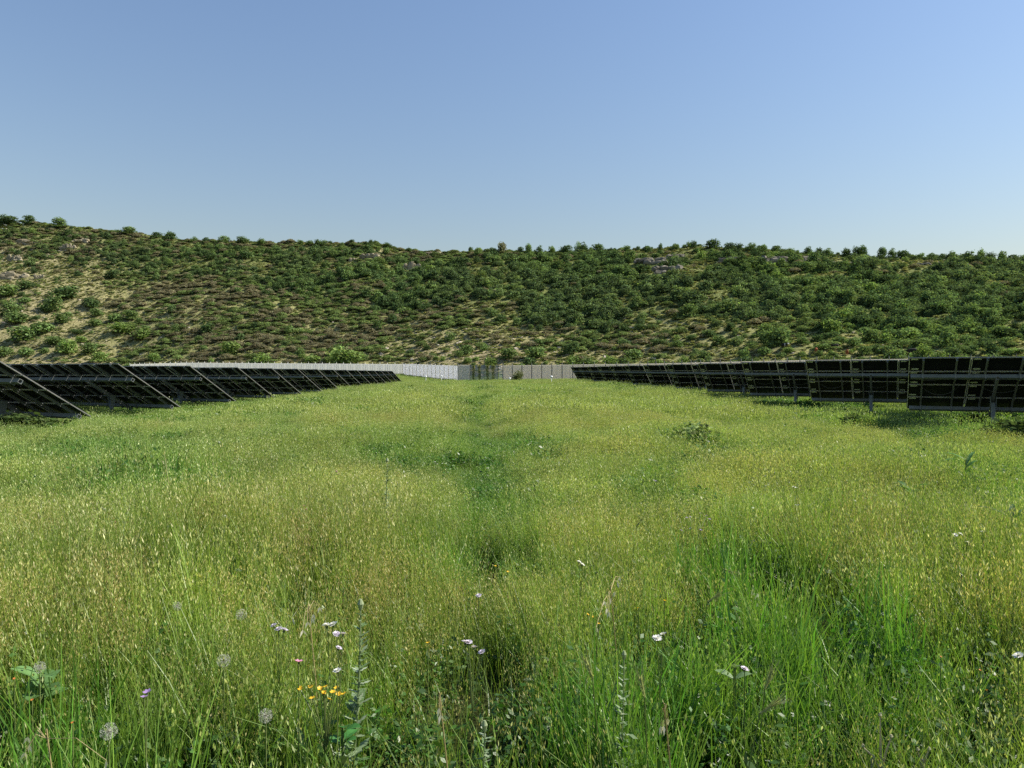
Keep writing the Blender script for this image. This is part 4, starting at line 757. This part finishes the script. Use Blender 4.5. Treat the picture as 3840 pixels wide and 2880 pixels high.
def flower(heads_px, kind, col, r, lift, label, cat="wildflower", group=None, rays=None):
    """one plant: a forked stem from the ground and a head at each given place"""
    H = [place(px, py, lift + rgf.uniform(-.015, .015)) + (0, 0, 0) for px, py in heads_px]; cx_, cy_ = np.mean([h[0] for h in H]), np.mean([h[1] for h in H]); gz = tz(cx_, cy_)
    root = thing("wildflower", label, cat, (cx_, cy_, gz), 0, group); G = Geo(); zf = lift * .55
    G.tube([(0, 0, -.02), (rgf.normal() * .01, rgf.normal() * .01, zf * .5), (0, 0, zf)], .0026, 5, col=(.15, .2, .06))
    for h in H:
        o = np.array([h[0] - cx_, h[1] - cy_, lift + rgf.uniform(-.004, .004)]); G.tube([(0, 0, zf), tuple(o * np.array([.55, .55, 1]) * np.array([1, 1, .85])), tuple(o - (0, 0, r * .4))], .0019, 5, col=(.17, .22, .07))
        hd = link("flower_head", head_mesh(kind, col, r * rgf.uniform(.9, 1.15)), root, tuple(o), (rgf.uniform(-.55, .1), rgf.uniform(-.3, .5), rgf.uniform(0, 6)))
    n = 12; P = np.stack([rgf.normal(size=n) * .02, rgf.normal(size=n) * .02, rgf.uniform(.05, zf, n)], -1); Nn = rgf.normal(size=(n, 3)); Nn /= np.linalg.norm(Nn, axis=1, keepdims=True); leaf_quads(G, P, Nn, .03, jit((.08, .14, .035), n, rgf), rgf, 2.2)
    link("stem", G.mesh("flower stem", M['plant']), root); return root
gW, gY, gO, gD, gT = "lilac-white scabious-like flowers in the grass", "small yellow flowers in the grass", "tiny orange flowers in the grass", "fluffy seed clocks in the grass", "tiny flowers scattered in the far grass"
LF = .60
flower([(1027, 2357), (1045, 2372), (1066, 2371)], 'daisy', LIL, .019, LF, "cluster of three lilac flowers left of the flat white flower pair", group=gW)
flower([(1225, 2349), (1250, 2353)], 'daisy', WHI, .020, LF, "pair of flat white flowers just left of the pale thistle stalk", group=gW)
flower([(1262, 2390), (1287, 2392), (1270, 2420)], 'daisy', LIL, .017, LF, "three small lilac-white flowers directly below the flat white pair", group=gW)
flower([(1265, 2547)], 'daisy', WHI, .018, LF, "single white flower above the yellow flower patch", group=gW)
flower([(1745, 2425), (1757, 2402), (1778, 2430), (1808, 2438)], 'daisy', LIL, .019, LF, "cluster of four lilac-white flowers in the lush green grass at bottom centre", group=gW)
flower([(2464, 2393), (2487, 2398)], 'daisy', WHI, .020, LF, "two touching white flowers above the dark grass right of centre", group=gW)
flower([(2792, 2530)], 'daisy', LIL, .018, LF, "single lilac-white flower by a pale broad leaf, right of the barley ears", group=gW)
flower([(3583, 2012), (3603, 2010), (3628, 2036)], 'daisy', WHI, .022, LF, "three white flowers together in the yellow grass at far right", group=gW)
flower([(3685, 1999)], 'daisy', WHI, .022, LF, "single white flower just right of the three white ones", group=gW)
flower([(3820, 2453)], 'daisy', WHI, .024, LF, "white flower cut by the photo's right edge", group=gW)
flower([(1795, 2227)], 'daisy', LIL, .017, LF, "single lilac-white flower above the four-flower cluster, alone in green grass", group=gW)
flower([(2172, 2115), (2184, 2114)], 'daisy', WHI, .017, LF, "small white flower right of the dark clover patch", group=gW)
flower([(1120, 2487)], 'cup', PNK, .019, LF, "pink flower between the lilac cluster and the yellow flowers", "wildflower")
flower([(553, 2610), (540, 2612)], 'cup', PUR, .016, .56, "violet flower low in the left grass, above the big seed clock")
flower([(3723, 1659)], 'cup', PUR, .030, LF, "purple flower before the dark weed clump under the nearest right row")
flower([(1165, 2602), (1172, 2616), (1200, 2613), (1213, 2620), (1223, 2594), (1235, 2614), (1248, 2631), (1262, 2600), (1270, 2612), (1290, 2631), (1128, 2603), (1216, 2610)], 'cup', YEL, .013, .5, "bright patch of a dozen yellow flowers left of the thistle", group=gY)
flower([(2492, 2263)], 'cup', YEL, .010, .55, "single yellow flower right of the drooping dry oats", group=gY)
flower([(2226, 2314), (2204, 2311), (2254, 2321), (2246, 2336)], 'cup', YEL, .009, .55, "four small yellow flowers below the drooping dry oats", group=gY)
flower([(2394, 2293)], 'cup', YEL, .009, .55, "yellow flower between the four yellow ones and the single one", group=gY)
flower([(1858, 2138), (1905, 2137)], 'cup', YEL, .011, .5, "two yellow flowers below the dark clover patch", group=gY)
flower([(1605, 2413)], 'cup', YEL, .010, .55, "single orange-yellow flower left of the four-flower lilac cluster", group=gY)
for px, py, lab in ((54, 2562, "tiny orange flower by the left edge of the photo"), (121, 2620, "tiny orange-red flower below the left seed clock"), (273, 2722, "tiny orange flower left of the big seed clock"), (3528, 2491, "orange flower in the lower right grass, left one"), (3675, 2535, "orange flower in the lower right grass, middle one"), (3701, 2600, "orange-red flower lowest in the lower right grass")):
    flower([(px, py)], 'cup', ORA, .0065, .52, lab, group=gO)
for px, py, r, lab in ((664, 2284, .019, "seed clock highest up, in the light green grass left of the lilac cluster"), (149, 2503, .021, "seed clock nearest the left edge"), (839, 2469, .022, "seed clock left of the pink flower"), (408, 2781, .022, "biggest seed clock, at the bottom left"), (997, 2700, .019, "seed clock below the yellow flower patch"), (904, 2318, .021, "half-bare seed clock left of the lilac cluster")):
    flower([(px, py)], 'clock', WHI, r, .56, lab, "seed head", gD)
for px, py, col, lab in ((427, 1948, PNK, "small pink flower in the yellow grass far left"), (384, 1908, WHI, "small white flower just above the small pink one, far left"), (1180, 1727, PNK, "pink flower in the yellow grass left of the tall thistle"), (1262, 1772, PNK, "pale pink flower just left of the tall thistle"), (1140, 1903, PNK, "pink flower left of and below the tall thistle"), (845, 1935, WHI, "small white flower left of the low pink one"), (1258, 1655, WHI, "pair of far white flowers above the tall thistle"),
                         (1632, 1732, WHI, "small white flower at the edge of the green ditch"), (2977, 1825, WHI, "small white flower right of the mauve cluster"), (2513, 1648, WHI, "small white flower before the grass mound on the right"), (2452, 1803, LIL, "small mauve flower above the tawny grass right of centre"), (1527, 1816, LIL, "small mauve flower right of the tall thistle"), (2985, 1893, WHI, "white flower below the mauve cluster")):
    flower([(px, py), (px + 9, py + 5)], 'daisy', col, .020 if py < 1850 else .017, .52, lab, group=gT)
flower([(2575, 1950), (2590, 1944), (2627, 1929), (2648, 1945), (2661, 1950), (2590, 1978), (2554, 1983), (2627, 1990)], 'cup', (.36, .25, .55), .016, .5, "loose cluster of small purple flowers right of the barley, on tawny grass")
flower([(2870, 1790), (2905, 1778), (2920, 1792), (2934, 1783), (2875, 1804), (2958, 1806), (2818, 1787)], 'cup', (.40, .28, .58), .018, .5, "loose cluster of mauve flowers in the yellow grass, below the right rows")

def thistle(foot, top, lift_top, label, sc=1.0):
    """pale spiny stalk: its top is placed first, the foot follows"""
    p = place(top[0], top[1], lift_top); gz = tz(p[0], p[1]); root = thing("thistle", label, "thistle", (p[0], p[1], gz)); G = Geo(); H = lift_top; k = 14
    pts = [(-.05 * (1 - t) ** 2 * sc, 0, H * t) for t in np.linspace(0, 1, k)]; G.tube(pts, np.linspace(.006, .003, k) * sc, 6, col=(.24, .31, .15)); link("stem", G.mesh("thistle stem", M['plant']), root); G = Geo()
    n = 90
    for i in range(n):
        t = rgf.uniform(.12, .97); a = i * 2.4; d = np.array([math.cos(a), math.sin(a), rgf.uniform(-.1, .7)]); d /= np.linalg.norm(d); L_ = (.062 * (1 - t) + .026) * sc * rgf.uniform(.7, 1.3); b = np.array([-.05 * (1 - t) ** 2 * sc, 0, H * t]); s_ = np.cross(d, (0, 0, 1)); s_ /= np.linalg.norm(s_)
        c_ = lerp((.13, .22, .08), (.42, .48, .36), rgf.random() ** 2); w = L_ * .12
        G.add([b - s_ * w * .6, b + d * L_ * .25 - s_ * w * 2.0, b + d * L_ * .38 - s_ * w * .7, b + d * L_ * .6 - s_ * w * 1.5, b + d * L_, b + d * L_ * .6 + s_ * w * 1.5, b + d * L_ * .38 + s_ * w * .7, b + d * L_ * .25 + s_ * w * 2.0, b + s_ * w * .6], [(0, 1, 2), (0, 2, 6, 8), (2, 3, 4), (2, 4, 6), (4, 5, 6), (6, 7, 8)], c_)
    link("spiny_leaves", G.mesh("thistle leaves", M['plant']), root); G = Geo(); G.tube([(0, 0, H - .01), (0, 0, H + .012 * sc), (0, 0, H + .03 * sc)], [.006 * sc, .013 * sc, .005 * sc], 8, col=(.30, .36, .2)); link("bud", G.mesh("thistle bud", M['plant']), root)
thistle(None, (1352, 2290), .78, "pale spiny thistle stalk rising beside the yellow flower patch", 1.0)
thistle(None, (1452, 1735), 1.0, "tall pale thistle standing alone in the middle of the meadow", 1.5)
thistle(None, (1817, 2745), .66, "small pale thistle at the bottom, in lush green grass", .7)
thistle(None, (2340, 2470), .66, "small pale thistle between the two upper barley ears", .7)
def stalk(pts, r, col, G): G.tube(pts, r, 5, col=col)
def barley(top, base_px, lift, label, L_=.065):
    p = place(base_px[0], base_px[1], lift); q = ray(top[0], top[1]); q0 = ray(base_px[0], base_px[1]); dz = (q - q0) / q0[1] * p[1]; dz = dz / np.linalg.norm(dz); gz = tz(p[0], p[1])
    root = thing("barley_stalk", label, "barley ear", (p[0], p[1], gz), 0, "bristly barley ears in the grass"); G = Geo(); off = -dz * np.array([.2, .2, 0]); stalk([(off[0], off[1], -.02), (off[0] * .3, off[1] * .3, lift * .6), (0, 0, lift)], .0022, (.17, .22, .06), G); link("stem", G.mesh("barley stem", M['plant']), root); G = Geo()
    b0 = np.array([0, 0, lift]); s_ = np.cross(dz, (0, 1, 0)); s_ /= np.linalg.norm(s_)
    for i in range(26):
        t = i / 26; side = s_ * (1 if i % 2 else -1) + np.cross(dz, s_) * rgf.normal() * .5; b = b0 + dz * L_ * t; e = b + dz * .012 + side * .0055; c_ = jit((.34, .38, .12), 1, rgf)[0]; nrm = np.cross(dz, side); nrm /= np.linalg.norm(nrm)
        G.add([b, b + dz * .006 + side * .006 + nrm * .002, b + dz * .014 + side * .004, b + dz * .007 + side * .001], [(0, 1, 2, 3)], c_); w = b + dz * .012 + side * .004; e = w + dz * rgf.uniform(.05, .075) + side * rgf.uniform(.006, .02); G.add([w - s_ * .0006, e, w + s_ * .0006], [(0, 1, 2)], (.42, .42, .2))
    G.tube([b0, b0 + dz * L_], [.004, .002], 6, col=(.3, .34, .11)); link("ear", G.mesh("barley ear", M['plant']), root)
for top, bs, lift, lab in (((2195, 2475), (2222, 2545), .62, "green barley ear leaning left, below the four small yellow flowers"), ((2402, 2540), (2417, 2618), .62, "ripening barley ear upright in the grass right of bottom centre"), ((2790, 2165), (2712, 2134), .66, "pale barley ear bent right over the dark herbs"), ((2420, 1932), (2388, 1975), .66, "nodding barley ear on tawny grass above the dark herbs"), ((2905, 2505), (2868, 2590), .64, "green barley ear beside the lilac-white flower at lower right"),
                           ((2915, 2648), (2850, 2690), .62, "yellow barley ear lying towards the right at lower right"), ((2680, 2243), (2655, 2258), .62, "small yellow barley ear tipping over in the dark herbs"), ((3432, 1500), (3420, 1522), .95, "tall barley ear before the panels, leftmost of the nearest right row"), ((3505, 1503), (3482, 1512), .95, "tall barley ear bent right before the nearest right row"), ((3462, 1522), (3452, 1535), .9, "lower barley ear before the nearest right row, between the taller two"), ((3482, 1520), (3470, 1536), .9, "lowest barley ear before the nearest right row, right of the others")):
    far = bs[1] < 1600; barley(top, bs, lift, lab, .16 if far else .065)
def oat(spots, lift, label):
    P = [place(px, py, lift) for px, py in spots]; c = np.mean(P, 0); gz = tz(c[0], c[1]); root = thing("dry_oat_stalk", label, "oat stalk", (c[0], c[1], gz), 0, "bleached dry oat stalks"); G = Geo(); rel = [np.array([p[0] - c[0], p[1] - c[1], lift + (0)]) for p in P]
    top = np.array([0, 0, lift + .06]); stalk([(.05, 0, -.02), (.03, 0, lift * .6), tuple(top)], .0022, (.40, .33, .16), G)
    for q in rel: stalk([tuple(top - (0, 0, .03)), tuple((top + q) / 2 + (0, 0, .02)), tuple(q)], .0009, (.5, .42, .22), G)
    link("stem", G.mesh("oat stem", M['plant']), root); G = Geo()
    for q in rel:
        for w in (-1, 1): d = np.array([rgf.normal() * .25 + .5 * w * .5, rgf.normal() * .2, -.9]); d /= np.linalg.norm(d); a = np.cross(d, (0, 1, .2)); a /= np.linalg.norm(a); L_ = .030; G.add([q, q + d * L_ * .35 + a * .0042, q + d * L_, q + d * L_ * .35 - a * .0042], [(0, 1, 2, 3)], (.78, .72, .56))
    link("spikelets", G.mesh("oat spikelets", M['plant']), root)
oat([(1198, 2286), (1176, 2310), (1171, 2329), (1153, 2341), (1097, 2331), (1135, 2367)], .66, "bleached oat stalk with white spikelets above the flat white flower pair")
oat([(2325, 2184), (2314, 2203), (2305, 2226), (2292, 2246), (2268, 2262), (2276, 2275), (2283, 2290), (2236, 2340)], .68, "drooping dry oat stalk with tan spikelets over the lush green grass")
oat([(2490, 2727), (2478, 2744), (2505, 2715)], .62, "dry oat stalk with white spikelets against a dark gap at bottom right")
oat([(1646, 2675), (1650, 2684)], .60, "dry oat spikelet hanging alone in green grass below the lilac cluster")
oat([(105, 2790), (95, 2840), (110, 2815), (400, 2862)], .52, "straw-coloured oat stalk in the bottom left corner")
# bleached branching dead stalks at the bottom right, dock leaves, leafy stems, weed clumps
for forks, label in (([(3305, 2832), (3236, 2788), (3342, 2752), (3300, 2672)], "bleached branching dead stalk at the bottom right, tallest"), ([(3460, 2815), (3442, 2783), (3484, 2780)], "short bleached forked stalk right of the tall dead stalk"), ([(3270, 2845), (3275, 2842)], "bare pale stick left of the tall dead stalk")):
    P = [place(px, py, .5 - (py - 2670) / 2884 * 3.0) for px, py in forks]; c = P[0]; gz = tz(c[0], c[1]); root = thing("dead_stalk", label, "dead stalk", (c[0], c[1], gz), 0, "bleached dead stalks"); G = Geo(); q0 = np.array([0, 0, .30]); stalk([(.02, 0, -.02), tuple(q0)], .0055, (.46, .42, .30), G)
    v0 = ray(*forks[0]); base = np.array([c[0], c[1], 0]); kk = c[1] / v0[1]
    for px, py in forks[1:]: v = ray(px, py); e = (v - v0) * kk + q0; stalk([tuple(q0 - (0, 0, .05)), tuple((q0 + e) / 2 + (0, 0, -.01)), tuple(e)], [.005, .004, .0025], (.48, .44, .32), G); 
    link("stem", G.mesh("dead stalk stem", M['plant']), root); G = Geo()
    for px, py in forks[1:]: v = ray(px, py); e = (v - v0) * kk + q0; G.tube([e - (0, 0, .004), e + (0, 0, .004), e + (0, 0, .012)], [.002, .007, .003], 7, col=(.42, .40, .27))
    link("seed_heads", G.mesh("dead seed heads", M['plant']), root)
def leaf_blade(G, b, d, L_, w, col, up=.15):
    d = np.asarray(d, float); d /= np.linalg.norm(d); s_ = np.cross(d, (0, 0, 1)); s_ /= np.linalg.norm(s_) + 1e-9; V, prof = [], ((0, .15), (.25, .8), (.5, 1), (.75, .7), (1, .05))
    for t, ww in prof: p = b + d * L_ * t + np.array([0, 0, up * L_ * math.sin(t * 3.0)]); V += [p - s_ * w * ww * .5, p + (0, 0, -w * .12 * ww), p + s_ * w * ww * .5]
    G.add(V, [(3 * i, 3 * i + 1, 3 * i + 4, 3 * i + 3) for i in range(4)] + [(3 * i + 1, 3 * i + 2, 3 * i + 5, 3 * i + 4) for i in range(4)], col)
def broad_plant(px, py, lift, n, L_, w, label, col=(.06, .15, .035)):
    p = place(px, py, lift); root = thing("broad_leaved_weed", label, "weed", (p[0], p[1], tz(p[0], p[1]))); G = Geo(); stalk([(0, 0, -.02), (0, 0, lift)], .006, (.13, .18, .06), G); link("stem", G.mesh("weed stem", M['plant']), root)
    for i in range(n): G = Geo(); a = i * 2.4 + rgf.uniform(-.3, .3); leaf_blade(G, np.array([0, 0, lift * rgf.uniform(.75, 1)]), (math.cos(a), math.sin(a), rgf.uniform(.0, .5)), L_ * rgf.uniform(.7, 1.2), w * rgf.uniform(.8, 1.2), np.array(col) * rgf.uniform(.8, 1.4)); link("leaf", G.mesh("weed leaf", M['plant']), root)
broad_plant(3410, 1838, .5, 9, .20, .10, "low plant with broad bright green leaves in the yellow grass at right")
broad_plant(3622, 1722, .8, 5, .32, .06, "tall weed with long dark leaves standing above the grass at far right")
broad_plant(1285, 2735, .36, 6, .07, .05, "broad dark green leaves low in the grass below the yellow flowers", (.05, .17, .04))
broad_plant(2755, 2500, .45, 3, .075, .05, "pale broad-leaved weed beside the lilac-white flower", (.15, .23, .10))
broad_plant(160, 2545, .42, 7, .11, .09, "broad grey-green leaves under the seed clock nearest the left edge", (.10, .19, .06))
broad_plant(3795, 1925, .6, 4, .28, .05, "leaning weed with a dark blade-like leaf at the right edge", (.05, .11, .03))
def weed_clump(px, py, w, h, label, sd, col=(.055, .085, .028), c2=(1, 1, 1)):
    p = hit(px, py); o = link("weed_clump", shrub_mesh("weed clump", sd, M['shrub'], 1500, .075, 11, .9, ragged=.5, base=col), None, (p[0], p[1], p[2] - .05), (0, 0, sd)); o.scale = (w, w * .8, h); o.color = (*c2, 1); tag(o, label, "weed", "dark weed clumps by the panels")
weed_clump(3800, 1712, 2.1, 1.45, "dark leafy weed clump at the right edge, before the nearest right row", 901)
weed_clump(3200, 1622, 2.0, .95, "dark leafy clump standing in for the shadow left of the nearest right row's end", 902)  # dark clump added where only the panel row's shadow falls on the grass
weed_clump(3650, 1622, 1.6, 1.1, "dark weed clump under the nearest right row, left of its post", 903)
weed_clump(70, 1640, 3.0, 1.1, "dark weed clump under the nearest left row at the left edge", 904)
weed_clump(2605, 1715, 1.7, .95, "flattened grey-green weed mound on the right of the meadow", 905, (.22, .28, .11))
weed_clump(3370, 1820, 1.7, .85, "low flattened weed mound before the broad-leaved plant at right", 906, (.20, .26, .10))
p = place(615, 1692, 1.05); root = thing("tall_grass_stalk", "single tall straw stalk rising from the yellow grass at left", "grass stalk", (p[0], p[1], tz(p[0], p[1]))); G = Geo(); stalk([(.10, 0, -.02), (.07, 0, .5), (0, 0, 1.05)], [.006, .005, .003], (.42, .42, .2), G); link("stem", G.mesh("tall stem", M['plant']), root)
G = Geo(); heads(G, np.array([[0, 0, 1.05 - .02 * i] for i in range(14)]), rgf.normal(size=(14, 3)) * .4 + (0, 0, 1), .035, .009, jit((.5, .46, .25), 14, rgf), rgf); link("ear", G.mesh("tall ear", M['plant']), root)
